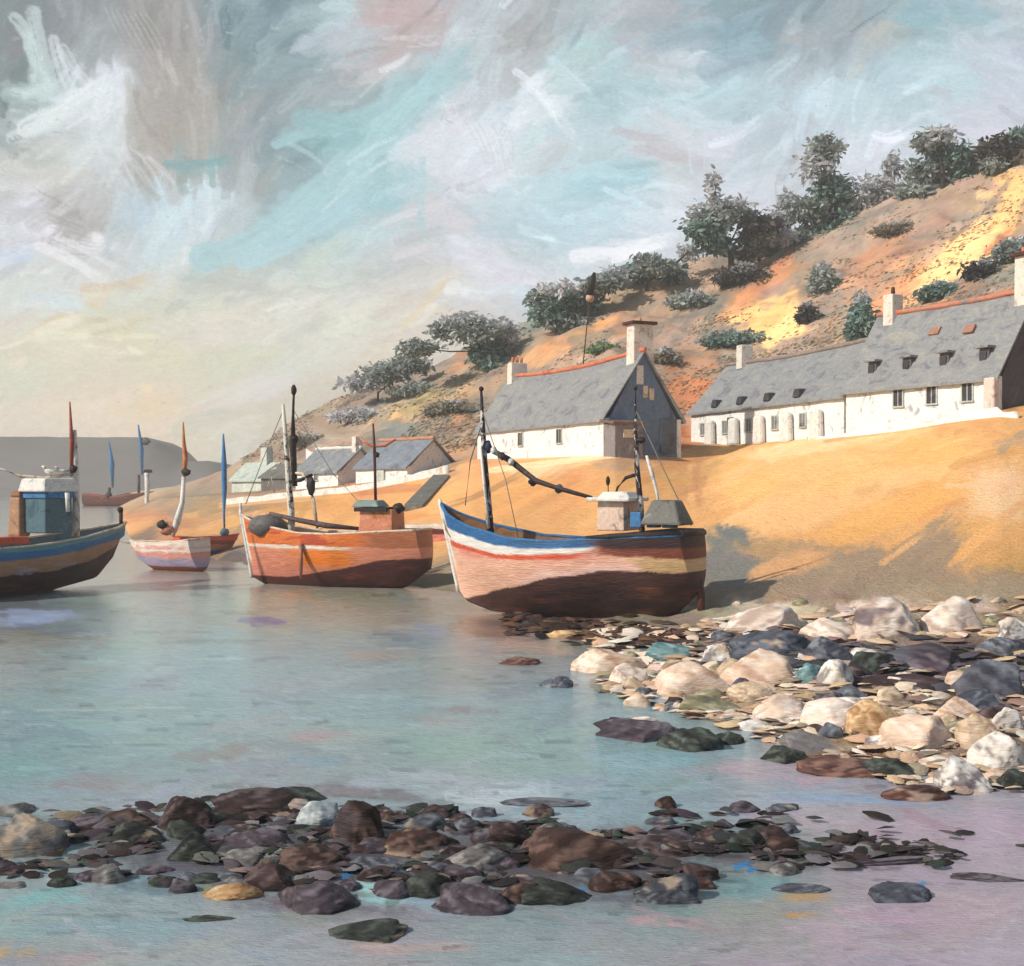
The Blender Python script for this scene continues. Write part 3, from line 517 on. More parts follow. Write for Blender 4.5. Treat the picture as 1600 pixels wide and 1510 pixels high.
def curve(xs, ys):
    xs = np.array(xs, float); ys = np.array(ys, float)
    fine = np.linspace(0, 1, 201); v = np.interp(fine, xs, ys); kk = np.exp(-np.linspace(-2, 2, 17)**2); kk /= kk.sum()
    v = np.convolve(np.pad(v, 8, 'reflect', reflect_type='odd'), kk, 'valid')
    return lambda t: np.interp(t, fine, v)
WHITE = paint((232,228,220), (248,246,240), (190,186,186), 2.5, bump=.6); CREAM = paint((228,210,186), (246,236,218), (176,150,128), 3)
BLACK = paint((46,36,36), (74,62,62), (28,20,20), 4); MAROON = paint((88,48,42), (120,70,56), (50,28,26), 3); BLUE = paint((50,108,160), (84,140,184), (38,72,108), 2.2, (1, 1, 3)); BLUEGREY = paint((82,104,120), (112,134,146), (56,66,74), 3)
TANW = paint((176,120,72), (214,160,108), (120,78,48), 2.5, (1, 2, 1)); ORANGE = paint((222,118,50), (236,150,80), (180,84,44), 2.5, (1, 1, 3)); RUST = paint((170,82,58), (206,110,76), (120,56,46), 3); TEAL = paint((92,128,140), (120,156,162), (66,96,108), 2.5)
STEELB = paint((70,128,180), (100,156,204), (46,92,138), 2.5); GREY = paint((120,120,114), (146,146,140), (90,88,84), 3); SALMON = paint((214,130,100), (232,160,130), (180,98,74), 2.5); GREYW = paint((196,200,192), (226,228,220), (150,156,152), 2)
ROPE = paint((70,62,62), (110,100,96), (40,34,36), 6); DKMAST = paint((44,34,42), (210,206,200), (36,26,30), 3.2, (1, 1, .7), cover=(.3, .36, .53, .56)); WMAST = paint((226,220,206), (246,244,236), (60,46,46), 3, (1, 1, .8), cover=(.42, .46, .60, .7))

# ---- the blue and pink boat aground at the edge of the beach
def main_band(T, G, Z, n, Y):
    low = np.interp(T, [0, .28, .5, .72, .9, 1], [1.62, 1.58, 1.28, .86, .42, .25])+n*.16          # edge between pink topsides and dark bottom
    bot = np.interp(T, [0, .3, .5, .75, 1], [2.36, 2.22, 2.06, 2.02, 2.45])+n*.12                  # edge under the white band
    top_ = np.interp(T, [0, .3, .5, .75, 1], [2.4, 2.34, 2.24, 2.30, 2.9])+n*.12                   # edge under the blue strake
    out = pick((np.ones_like(T), (238,184,158)), (ss(1.75, 2.1, Z+n)*ss(.2, .45, T), (232,150,132)), (ss(.9, .5, Z+n*2)*ss(.5, .9, T), (240,194,168)),
               (ss(-.02, .02, low+.22-Z+n*.3)*ss(.85, .5, T), (246,200,184)), (ss(-.02, .02, low-Z), (72,42,38)), (ss(.05, -.25, n)*ss(-.02, .02, low-.35-Z), (52,34,34)), (ss(.05, .2, n)*ss(-.02, .02, low-.5-Z), (104,58,42)))
    stern = ss(.2, .12, T+n*.14)
    out = out*(1-(stern*ss(-.03, .03, Z-low))[..., None])+np.array((216,178,130.))*(stern*ss(-.03, .03, Z-low))[..., None]
    w = ss(-.02, .02, Z-(bot-.17))*ss(-.02, .02, bot-Z)*ss(.30, .42, T); out = out*(1-w[..., None])+np.array((216,92,64.))*w[..., None]
    w = ss(-.02, .02, Z-bot)*ss(.30, .36, T+n*.1); out = out*(1-w[..., None])+np.array((238,232,224.))*w[..., None]
    w = ss(-.02, .02, Z-top_)*ss(.26, .34, T+n*.15); out = out*(1-w[..., None])+np.array((46,100,152.))*w[..., None]
    w = ss(-.02, .02, Z-top_-.18)*ss(.26, .34, T+n*.15)*ss(.7, .5, T); out = out*(1-w[..., None])+np.array((74,96,110.))*w[..., None]
    w = ss(-.02, .02, Z-(2.04+n*.2))*ss(.36, .28, T+n*.1); out = out*(1-w[..., None])+np.array((128,66,50.))*w[..., None]
    w = ss(-.02, .02, Z-(2.34+n*.2))*ss(.36, .28, T+n*.1); out = out*(1-w[..., None])+np.array((54,34,36.))*w[..., None]
    w = ss(.965, .985, T)*ss(.3, .45, G); out = out*(1-w[..., None])+np.array((236,230,222.))*w[..., None]
    return out
bw = pt(690, 800, 43.2); st = pt(1082, 800, 38.4)
mb, ML = boat('fishing_boat', 'largest fishing boat, blue strake and white band over pink hull, at the beach edge', 'fishing boat', bw, st, .12,
    curve([0, .15, .3, .5, .7, .85, .95, 1], [2.74, 2.66, 2.58, 2.46, 2.52, 2.85, 3.25, 3.62]), curve([0, .12, .5, .85, .97, 1], [.95, -.15, -.22, -.05, .25, .6]),
    curve([0, .15, .4, .65, .85, .95, 1], [1.05, 1.4, 1.6, 1.5, .95, .45, .04]), main_band, BLUE, paint((150,104,62), (78,104,124), (96,66,44), 1.4, (1, 1, 3)), TANW, .75, .75, 4, .6, 'fishing boats in the harbour', .06, WHITE, .18)
def vpart(root, name, pts, rads, mat, n=9, wob=.08):
    return MB().tube(pts, rads, n, wob=wob).build(name, mat, root, True)
def wlocal(root, px, py, Y):
    """a point seen in that direction at depth Y, in the boat's own axes"""
    p = pt(px, py, Y)-root.location; a = -root.rotation_euler.z
    return Vector((p.x*math.cos(a)-p.y*math.sin(a), p.x*math.sin(a)+p.y*math.cos(a), p.z))
W = lambda px, py, Y: wlocal(mb, px, py, Y)
m = vpart(mb, 'mast', [W(768, 850, 42), W(763, 790, 42), W(757, 720, 42), W(754, 660, 42), W(752, 612, 42)], [.13, .12, .11, .08, .045], DKMAST)
vpart(m, 'mast_stripe', [W(764, 826, 41.8), W(757, 760, 41.8), W(751, 700, 41.8)], [.05, .055, .04], WHITE); MB().ball(W(752, 608, 42), .09, wob=.1).build('truck', BLACK, m, True)
MB().ball(W(762, 699, 42), (.16, .12, .22), wob=.15).build('block', paint((42,54,86)), m, True)
b_ = vpart(mb, 'boom', [W(762, 700, 42), W(795, 718, 41.8), W(838, 752, 41.4), W(880, 765, 41), W(925, 778, 40.6)], [.07, .09, .09, .07, .05], ROPE, wob=.35)
for q in ((772, 704, .12, WHITE), (785, 713, .13, ROPE), (798, 722, .12, WHITE), (833, 752, .16, BLACK), (873, 764, .15, BLUEGREY)): MB().ball(W(q[0], q[1], 41.6), q[2], wob=.25).build('furled_sail', q[3], b_, True)
m2 = vpart(mb, 'mizzen_mast', [W(1004, 840, 39.4), W(1001, 790, 39.4), W(995, 730, 39.4), W(993, 670, 39.4), W(993, 632, 39.4)], [.10, .10, .09, .06, .035], DKMAST)
MB().ball(W(993, 607, 39.4), .07).build('truck', BLACK, m2, True); vpart(m2, 'topmast', [W(993, 634, 39.4), W(993, 607, 39.4)], [.025, .02], BLACK); MB().ball(W(1001, 688, 39.3), (.16, .1, .1), wob=.25).build('block', BLACK, m2, True)
vpart(mb, 'spar', [W(1032, 806, 39.2), W(1026, 768, 39.2), W(1018, 738, 39.2), W(1010, 712, 39.2)], [.04, .05, .07, .04], WHITE)
wh = MB(); c0 = W(973, 822, 39.9); wh.box((c0.x+.15, c0.y, c0.z+.38), (1.0, 1.3, 1.05), taper=.93); wh = wh.build('wheelhouse', paint((226,196,176), (246,236,226), (150,130,124), 2), mb, bevel=.04)
c1 = W(965, 785, 39.9); MB().box((c1.x, c1.y, c1.z+.1), (1.55, 1.6, .13)).box((c1.x-.1, c1.y, c1.z+.24), (1.2, 1.2, .22), taper=.7).build('wheelhouse_roof', WHITE, wh, bevel=.04)
for dx in (-.1, .38): MB().box((c0.x+dx, c0.y-.645, c0.z+.55), (.34, .05, .42)).build('wheelhouse_window', BLUE, wh)
aw = W(1040, 800, 39); MB().tube([W(958, 784, 39.6), W(965, 762, 39.5), W(978, 747, 39.4), W(990, 743, 39.4), W(997, 744, 39.4)], [.03, .04, .06, .06, .04], 8, wob=.1).build('awning_hoop', BLACK, mb, True)
MB().box((aw.x-.05, aw.y, aw.z-.02), (1.45, 1.2, .8), taper=.55).build('canvas_cover', paint((112,110,104), (140,138,130), (84,80,78), 2), mb, bevel=.08)
cr = W(1020, 815, 38.9)
for q in (-.55, .0, .6): MB().box((cr.x+q, cr.y-.1, cr.z+.05), (.38, .4, .5), rz=q*.3, taper=.9).build('fish_box', STEELB, mb, bevel=.03)
MB().ball(W(950, 752, 39.6), (.07, .07, .16), wob=.1).tube([W(950, 757, 39.6), W(951, 784, 39.7)], .018, 6).build('lantern', BLACK, mb, True)
# rail posts and coaming along the dark after deck, tyre fender rope amidships
for sg in (-1, 1): MB().tube([(.0, sg*.98, 2.8), (1.0, sg*1.26, 2.76), (2.2, sg*1.46, 2.7), (3.0, sg*1.52, 2.64)], [.1, .12, .11, .05], 8, wob=.25).build('deck_rail', BLACK, mb, True)
MB().tube([(.0, -.98, 2.8), (-.08, 0, 2.82), (.0, .98, 2.8)], .11, 8, wob=.25).build('stern_rail', BLACK, mb, True)
xk = .62*ML; vpart(mb, 'mooring_rope', [(xk, -1.58, 2.2), (xk, -1.66, 1.8), (xk+.02, -1.6, 1.1), (xk, -1.45, .45), (xk, -1.35, .1)], [.05, .035, .05, .06, .04], ROPE, wob=.3)
for q in range(3): MB().box((ML*.5+q*.9, 0, 2.02), (.3, 2.5, .1)).build('thwart', BLUE if q else TANW, mb, bevel=.02)
MB().box((ML*.42, -.3, 2.05), (.8, .7, .42), rz=.2, taper=.85).build('fish_crate', ORANGE, mb, bevel=.04)
vpart(mb, 'forestay', [W(755, 655, 42), W(735, 720, 42.6), W(727, 790, 43)], .02, GREY)
vpart(mb, 'stay', [W(993, 640, 39.4), W(1040, 740, 38.9), W(1080, 822, 38.5)], .016, GREY); vpart(mb, 'stay', [W(753, 640, 42), W(790, 750, 41), W(812, 850, 40.2)], .016, GREY)
vpart(mb, 'rudder', [(-.30, 0, -.1), (-.28, 0, .9), (-.12, 0, 1.9)], [.12, .12, .07], MAROON)

# ---- the orange boat in the middle
def orange_band(T, G, Z, n, Y):
    low = np.interp(T, [0, .2, .45, .75, 1], [1.30, 1.22, .78, .38, .38])+n*.16
    out = pick((np.ones_like(T), (228,146,116)), (ss(.9, .5, Z+n)*ss(.5, .8, T), (224,142,122)), (ss(.78, .9, Z+n*.6)*ss(1.68, 1.6, Z+n*.3)*ss(.28, .4, T)*ss(.72, .6, T+n*.3), (240,132,46)),
               (ss(-.02, .02, low-Z), (84,38,36)), (ss(.0, .25, n)*ss(-.02, .02, low-.3-Z), (120,56,48)), (ss(-.02, .02, Z-(1.66+n*.14))*ss(.28, .4, T), (236,226,210)),
               (ss(-.02, .02, Z-(1.80+n*.2)), (228,122,56)), (ss(.02, .2, n)*ss(-.02, .02, Z-1.84), (186,76,44)), (ss(-.02, .02, Z-(1.76+n*.2))*ss(.32, .2, T+n*.1), (186,112,76)), (ss(.975, .99, T)*ss(.2, .35, G), (238,232,224)))
    return out
bw = pt(378, 800, 54.6); st = pt(662, 800, 51.8)
ob, OL = boat('fishing_boat', 'orange and pink fishing boat with white stem post and small square cabin at its stern', 'fishing boat', bw, st, .0,
    curve([0, .2, .45, .65, .85, 1], [2.5, 2.42, 2.3, 2.32, 2.6, 3.05]), curve([0, .12, .5, .9, 1], [.8, .0, -.2, -.1, .3]), curve([0, .2, .45, .75, .92, 1], [.9, 1.3, 1.45, 1.15, .5, .04]),
    orange_band, CREAM, paint((110,88,80), (70,62,66), (160,100,64), 1.6, (1, 1, 3)), TANW, .5, .55, 12, .6, 'fishing boats in the harbour', .055, WHITE, .55)
W = lambda px, py, Y: wlocal(ob, px, py, Y)
m = vpart(ob, 'mast', [W(456, 850, 53.6), W(455, 800, 53.6), W(450, 740, 53.6), W(446, 680, 53.6), W(442, 632, 53.6)], [.15, .15, .13, .11, .07], WMAST)
vpart(m, 'topmast', [W(461, 760, 53.4), W(458, 700, 53.4), W(458, 650, 53.4), W(459, 604, 53.4)], [.11, .13, .06, .05], paint((50,38,36), (90,72,62), (30,22,24), 3), wob=.3); MB().ball(W(459, 610, 53.4), (.13, .13, .22), wob=.2).build('truck', BLACK, m, True); MB().ball(W(460, 686, 53.4), .2, wob=.25).build('block', BLACK, m, True)
vpart(ob, 'derrick', [W(456, 738, 53.4), W(472, 741, 53.3), W(482, 752, 53.3), W(489, 780, 53.3), W(496, 826, 53.3)], [.05, .08, .11, .09, .06], CREAM); MB().ball(W(486, 760, 53.2), (.2, .16, .38), wob=.2).build('net_bag', BLACK, ob, True)
vpart(ob, 'crosstree', [W(452, 753, 53.5), W(470, 750, 53.3), W(488, 742, 53.3)], [.07, .09, .07], BLACK)
b_ = vpart(ob, 'boom', [W(422, 803, 53.5), W(460, 812, 53), W(510, 822, 52.8), W(560, 826, 52.5)], [.09, .1, .13, .08], paint((96,78,80), (130,112,108), (50,40,44), 3), wob=.25)
cb = W(597, 832, 52.2); cab = MB().box((cb.x, cb.y, cb.z+.42), (1.6, 1.4, 1.15), taper=.93).build('cabin', paint((214,138,104), (234,166,142), (170,104,52), 1.3), ob, bevel=.05)
ct = W(597, 796, 52.2); MB().box((ct.x+.2, ct.y, ct.z), (1.5, 1.6, .18)).ball((ct.x-.75, ct.y, ct.z+.05), (.3, .25, .22), wob=.15).build('cabin_roof', BLACK, cab, bevel=.04); MB().box((ct.x+.45, ct.y+.2, ct.z+.25), (1.3, 1.2, .28), taper=.7).build('skylight', paint((128,148,142)), cab, bevel=.05)
MB().box((cb.x+.35, cb.y-.69, cb.z+.42), (.45, .05, .8)).build('cabin_door', TANW, cab)
m = vpart(ob, 'mizzen_mast', [W(587, 790, 52), W(586, 740, 52), W(585, 700, 52), W(583, 662, 52)], [.07, .06, .07, .035], MAROON)
vpart(m, 'yard', [W(562, 684, 52), W(574, 694, 52), W(585, 698, 52), W(602, 696, 52), W(618, 687, 52)], [.04, .07, .05, .08, .04], SALMON); MB().ball(W(589, 711, 52), .12, wob=.15).build('block', BLACK, m, True)
vpart(ob, 'stay', [W(443, 640, 53.6), W(410, 720, 54.1), W(384, 788, 54.5)], .018, GREY); vpart(ob, 'stay', [W(458, 640, 53.4), W(520, 740, 52.8), W(575, 800, 52.2)], .018, GREY)
cv = W(418, 822, 53.9); MB().ball((cv.x, cv.y, cv.z), (.9, .8, .5), 12, wob=.08).build('canvas_cover', paint((110,104,102), (146,140,136), (70,62,64), 2), ob, True)
vpart(ob, 'mooring_rope', [W(470, 850, 52.1), W(470, 880, 52.0), W(470, 905, 52.2)], [.09, .1, .06], paint((160,110,92)), wob=.2)
vpart(ob, 'spar', [W(346, 0, 54) if False else W(429, 770, 54), W(423, 745, 54), W(418, 760, 54)], [.02, .03, .02], WHITE)

# ---- the blue boat cut by the left edge
def left_band(T, G, Z, n, Y):
    out = pick((np.ones_like(T), (70,40,40)), (ss(.05, .25, n)*ss(.9, .3, Z), (112,54,42)), (ss(-.02, .03, Z-np.interp(T, [0, .5, .8, 1], [.85, .95, 1.25, 1.9])-n*.2), (184,140,110)), (ss(.0, .2, n)*ss(-.02, .03, Z-np.interp(T, [0, .5, .8, 1], [.75, .85, 1.25, 1.9])-n*.2)*ss(1.3, 1.1, Z), (176,170,196)),
               (ss(-.02, .03, Z-np.interp(T, [0, .5, .8, 1], [1.36, 1.55, 1.85, 2.15])-n*.1), (54,118,168)), (ss(-.02, .03, Z-np.interp(T, [0, .5, .8, 1], [1.68, 1.86, 2.1, 2.5])-n*.12), (102,152,160)))
    return out
bw = pt(197, 800, 55.0); st = pt(-125, 800, 45.5)
lb, LL = boat('fishing_boat', 'blue fishing boat with dark brown bottom and white roofed wheelhouse, at the left edge', 'fishing boat', bw, st, .0,
    curve([0, .4, .7, .9, 1], [1.9, 1.98, 2.2, 2.48, 2.72]), curve([0, .1, .5, .9, 1], [.5, -.1, -.2, .35, 1.2]), curve([0, .25, .5, .75, .92, 1], [1.2, 1.6, 1.7, 1.3, .55, .04]),
    left_band, CREAM, TEAL, TANW, .55, .8, 33, .55, 'fishing boats in the harbour', .06, None)
W = lambda px, py, Y: wlocal(lb, px, py, Y)
m = vpart(lb, 'mast', [W(119, 838, 50.5), W(119, 780, 50.5), W(118, 720, 50.5), W(117, 672, 50.5)], [.16, .15, .13, .06], paint((226,214,206), (246,242,236), (170,120,110), 1.6, (1, 1, .6)), wob=.12)
vpart(m, 'topmast', [W(111, 745, 50.4), W(112, 690, 50.4), W(109, 628, 50.4)], [.05, .09, .03], RUST); MB().ball(W(115, 733, 50.2), .16, wob=.2).build('block', BLACK, m, True)
vpart(lb, 'boom', [W(-60, 722, 49), W(5, 734, 49.6), W(30, 744, 49.8), W(70, 748, 50), W(112, 741, 50.3)], [.03, .04, .07, .09, .05], CREAM, wob=.2)
c0 = W(76, 825, 49.6); wh = MB().box((c0.x, c0.y, c0.z+.75), (1.45, 1.2, 1.9), taper=.95).build('wheelhouse', paint((84,114,124), (110,140,146), (64,92,106), 1.6), lb, bevel=.05)
c1 = W(76, 762, 49.6); MB().box((c1.x, c1.y, c1.z+.1), (1.85, 1.55, .55), taper=.86).build('wheelhouse_roof', WHITE, wh, bevel=.08); MB().box((c1.x, c1.y, c1.z-.28), (1.52, 1.28, .30)).build('roof_band', STEELB, wh, bevel=.02)
vpart(wh, 'corner_post', [W(105, 770, 48.9), W(106, 800, 48.9)], [.1, .08], WHITE)
vpart(lb, 'bow_post', [W(189, 828, 54.4), W(189, 800, 54.4)], [.08, .09], BLACK); MB().ball(W(188, 797, 54.4), .13, wob=.15).build('bow_lamp', BLACK, lb, True)
nt_ = W(34, 825, 49.4); MB().box((nt_.x-.05, nt_.y+.1, nt_.z+.45), (.6, .7, 1.6), taper=.8).build('deck_locker', paint((176,136,104), (214,172,130), (130,104,88), 1.6, (1, 1, 2)), lb, bevel=.08); MB().box((nt_.x, nt_.y+.1, nt_.z+1.38), (.62, .6, .24), taper=.7).build('tarpaulin', paint((146,96,58)), lb, bevel=.08)
nd = W(12, 845, 47.5); MB().box((nd.x, nd.y, nd.z), (1.8, .7, .3), taper=.8).build('fish_crate', paint((206,84,56), (224,120,84), (150,60,44), 2), lb, bevel=.06)

# ---- small pink boat
def pink_band(T, G, Z, n, Y):
    return pick((np.ones_like(T), (226,160,146)), (ss(.72, .62, Z+n*.3), (176,166,196)), (ss(.05, .2, n)*ss(1.0, .5, Z), (226,150,138)), (ss(.26, .2, Z+n*.1), (142,72,58)), (ss(-.02, .02, Z-(1.0+n*.3)), (238,222,210)), (ss(.06, .2, n)*ss(-.02, .02, Z-1.1), (228,170,156)))
bw = pt(203, 800, 64.0); st = pt(311, 800, 62.0)
pb, PL = boat('rowing_boat', 'small pink and lilac rowing boat, just right of the left blue boat bow', 'boat', bw, st, .0,
    curve([0, .3, .7, 1], [1.62, 1.45, 1.4, 1.45]), curve([0, .2, .7, 1], [.0, -.1, -.05, .6]), curve([0, .3, .7, .92, 1], [.85, .95, .75, .35, .04]), pink_band, CREAM, SALMON, TANW, .35, .45, 44, .5, None, .05, None)
W = lambda px, py, Y: wlocal(pb, px, py, Y)
m = vpart(pb, 'mast', [W(269, 838, 62.8), W(277, 815, 62.8), W(285, 785, 62.8), W(287, 745, 62.8)], [.14, .17, .13, .1], WHITE, wob=.2)
vpart(m, 'topmast', [W(288, 745, 62.8), W(290, 715, 62.8), W(287, 690, 62.8), W(286, 660, 62.8)], [.1, .14, .09, .04], paint((206,134,86), (226,164,120), (170,110,76), 2), wob=.15)
MB().ball(W(291, 738, 62.6), (.3, .14, .18), wob=.2).build('block', BLACK, m, True); MB().ball(W(253, 820, 62.6), (.32, .2, .22), wob=.2).build('float', BLACK, pb, True)
MB().ball(W(262, 826, 62.9), (.5, .4, .34), wob=.15).build('canvas_bundle', paint((226,160,130)), pb, True); vpart(pb, 'tiller', [W(308, 845, 62), W(312, 870, 62), W(314, 888, 62)], [.05, .08, .1], RUST)

# ---- little dinghy with the blue mast
def ding_band(T, G, Z, n, Y):
    return pick((np.ones_like(T), (150,84,66)), (ss(.78, .72, Z+n*.3), (190,130,100)), (ss(.34, .3, Z+n*.2), (66,110,170)), (ss(-.02, .02, Z-(.98+n*.2)), (214,92,56)), (ss(.08, .2, n)*ss(.8, .9, Z), (110,156,156)))
bw = pt(373, 800, 76.0); st = pt(276, 800, 74.0)
dg, DL = boat('dinghy', 'red and blue dinghy with tall thin blue mast, between the pink and orange boats', 'dinghy', bw, st, .0,
    curve([0, .4, .8, 1], [1.2, 1.1, 1.15, 1.3]), curve([0, .2, .7, 1], [.0, -.1, -.05, .5]), curve([0, .3, .7, .92, 1], [.8, .9, .7, .3, .04]), ding_band, RUST, RUST, TANW, .3, .4, 54, .5, None, .05, None)
W = lambda px, py, Y: wlocal(dg, px, py, Y)
m = vpart(dg, 'mast', [W(351, 842, 75.5), W(350, 800, 75.5), W(351, 765, 75.5), W(350, 725, 75.5), W(349, 678, 75.5)], [.05, .07, .16, .17, .04], STEELB, wob=.1)
MB().ball(W(351, 832, 75.3), (.3, .25, .26), wob=.15).build('furled_sail', BLUEGREY, dg, True)

# ---- pink boat half hidden behind
def back_band(T, G, Z, n, Y):
    return pick((np.ones_like(T), (214,132,112)), (ss(.62, .52, Z+n*.3), (84,50,48)), (ss(-.02, .02, Z-(1.66+n*.1)), (96,48,46)), (ss(-.02, .02, Z-(1.95+n*.1)), (232,214,196)), (ss(.08, .2, n)*ss(1.2, 1.3, Z)*ss(1.7, 1.6, Z), (230,160,140)))
bw = pt(598, 800, 66.5); st = pt(760, 800, 65.0)
kb, KL = boat('rowing_boat', 'pink rowing boat with white gunwale, half hidden behind the largest boat bow', 'boat', bw, st, .12,
    curve([0, .4, .8, 1], [2.2, 2.1, 2.05, 2.0]), curve([0, .2, .7, 1], [.2, .0, .0, .5]), curve([0, .3, .7, .92, 1], [1.1, 1.3, 1.1, .45, .04]), back_band, CREAM, MAROON, MAROON, .5, .45, 64, .5, None, .07, None)
for q in range(2): MB().box((KL*.35+q*1.4, 0, 1.8), (.3, 1.9, .1)).build('thwart', TANW, kb, bevel=.02)

# ---- far rust boat with two masts, and the pole in the water
def rust_band(T, G, Z, n, Y): return pick((np.ones_like(T), (128,72,60)), (ss(.6, 1.0, Z+n), (110,62,54)), (ss(.1, .25, n), (160,92,70)))
bw = pt(240, 800, 236); st = pt(134, 800, 240)
rb, RL = boat('sailing_boat', 'dark rust coloured sailing boat with two blue masts, farthest away before the grey headland', 'sailing boat', bw, st, 0, curve([0, .5, 1], [2.3, 1.7, 2.8]), curve([0, .2, .7, 1], [.0, -.2, -.1, 1.0]), curve([0, .3, .7, .92, 1], [1.3, 1.8, 1.4, .6, .05]),
    rust_band, RUST, RUST, TANW, .5, .9, 74, .5, None, .12, None)
W = lambda px, py, Y: wlocal(rb, px, py, Y)
for x, t_, b2, w in ((171, 690, 762, .55), (217, 664, 742, .45)):
    m = vpart(rb, 'mast', [W(x, 785, 238), W(x, b2, 238)], [.28, .3], paint((60,48,50), (110,100,100), (40,30,34), .6)); vpart(m, 'furled_sail', [W(x+5, b2, 237), W(x+4, (b2+t_)/2, 237), W(x-1, t_, 237)], [.2, w, .12], STEELB, wob=.1)
MB().ball(W(170, 775, 237), (.7, .5, .7), wob=.2).build('cabin', BLACK, rb, True); MB().ball(W(226, 690, 237), (1.2, .3, .7), wob=.25).build('pennant', paint((92,84,82)), rb, True)
vpart(rb, 'boom', [W(172, 778, 237), W(200, 773, 237), W(232, 778, 237)], [.2, .35, .15], MAROON)
po = pt(229, 815, 8550/60.); mp_ = empty('mooring_post', (po.x, po.y, 0)); tag(mp_, 'white mooring post with black top, in the water beyond the blue boat bow', 'post')
vpart(mp_, 'post', [(0, 0, -.6), (0, 0, 2.2), (.1, 0, 4.0), (0, 0, 5.7)], [.15, .2, .34, .28], WHITE, wob=.15); MB().box((.15, 0, 5.9), (1.1, .5, .38), taper=.7).build('cap', BLACK, mp_, bevel=.08); vpart(mp_, 'brace', [(.1, 0, 2.6), (.5, 0, 1.9), (.75, 0, 1.5)], [.08, .1, .05], WHITE)

# ---- two gulls on the boom of the blue boat
def gull(px, py, Y, s, rz, label):
    p = pt(px, py, Y); r = empty('gull', p, rz); tag(r, label, 'gull')
    bv = [(-.42, 0, .26, .02), (-.30, 0, .24, .05), (-.12, 0, .22, .10), (.06, 0, .22, .125), (.20, 0, .27, .10), (.27, 0, .36, .06), (.31, 0, .44, .065), (.37, 0, .45, .055), (.42, 0, .44, .02)]
    MB().tube([(x*s, y, z*s) for x, y, z, q in bv], [q*s for *_, q in bv], 10).build('body', paint((236,228,214), (250,248,240), (206,196,186), 4), r, True)
    MB().tube([(.42*s, 0, .44*s), (.50*s, 0, .42*s)], [.018*s, .006*s], 6).build('beak', ORANGE, r, True)
    for q in (-1, 1): MB().tube([(.12*s, q*.085*s, .27*s), (-.12*s, q*.11*s, .25*s), (-.42*s, q*.05*s, .27*s)], [.05*s, .07*s, .012*s], 8).build('wing', GREYW, r, True)
    for q in (-1, 1): MB().tube([(.0, q*.03*s, .16*s), (-.02*s, q*.03*s, 0)], [.014*s, .012*s], 6).build('leg', ORANGE, r, True)
gull(79, 745.5, 50.0, .95, math.pi-.15, 'white gull on the boom left of the mast, facing left with its head up')
gull(98, 743.5, 50.15, .78, math.pi+.5, 'smaller white gull on the boom, close against the white mast')

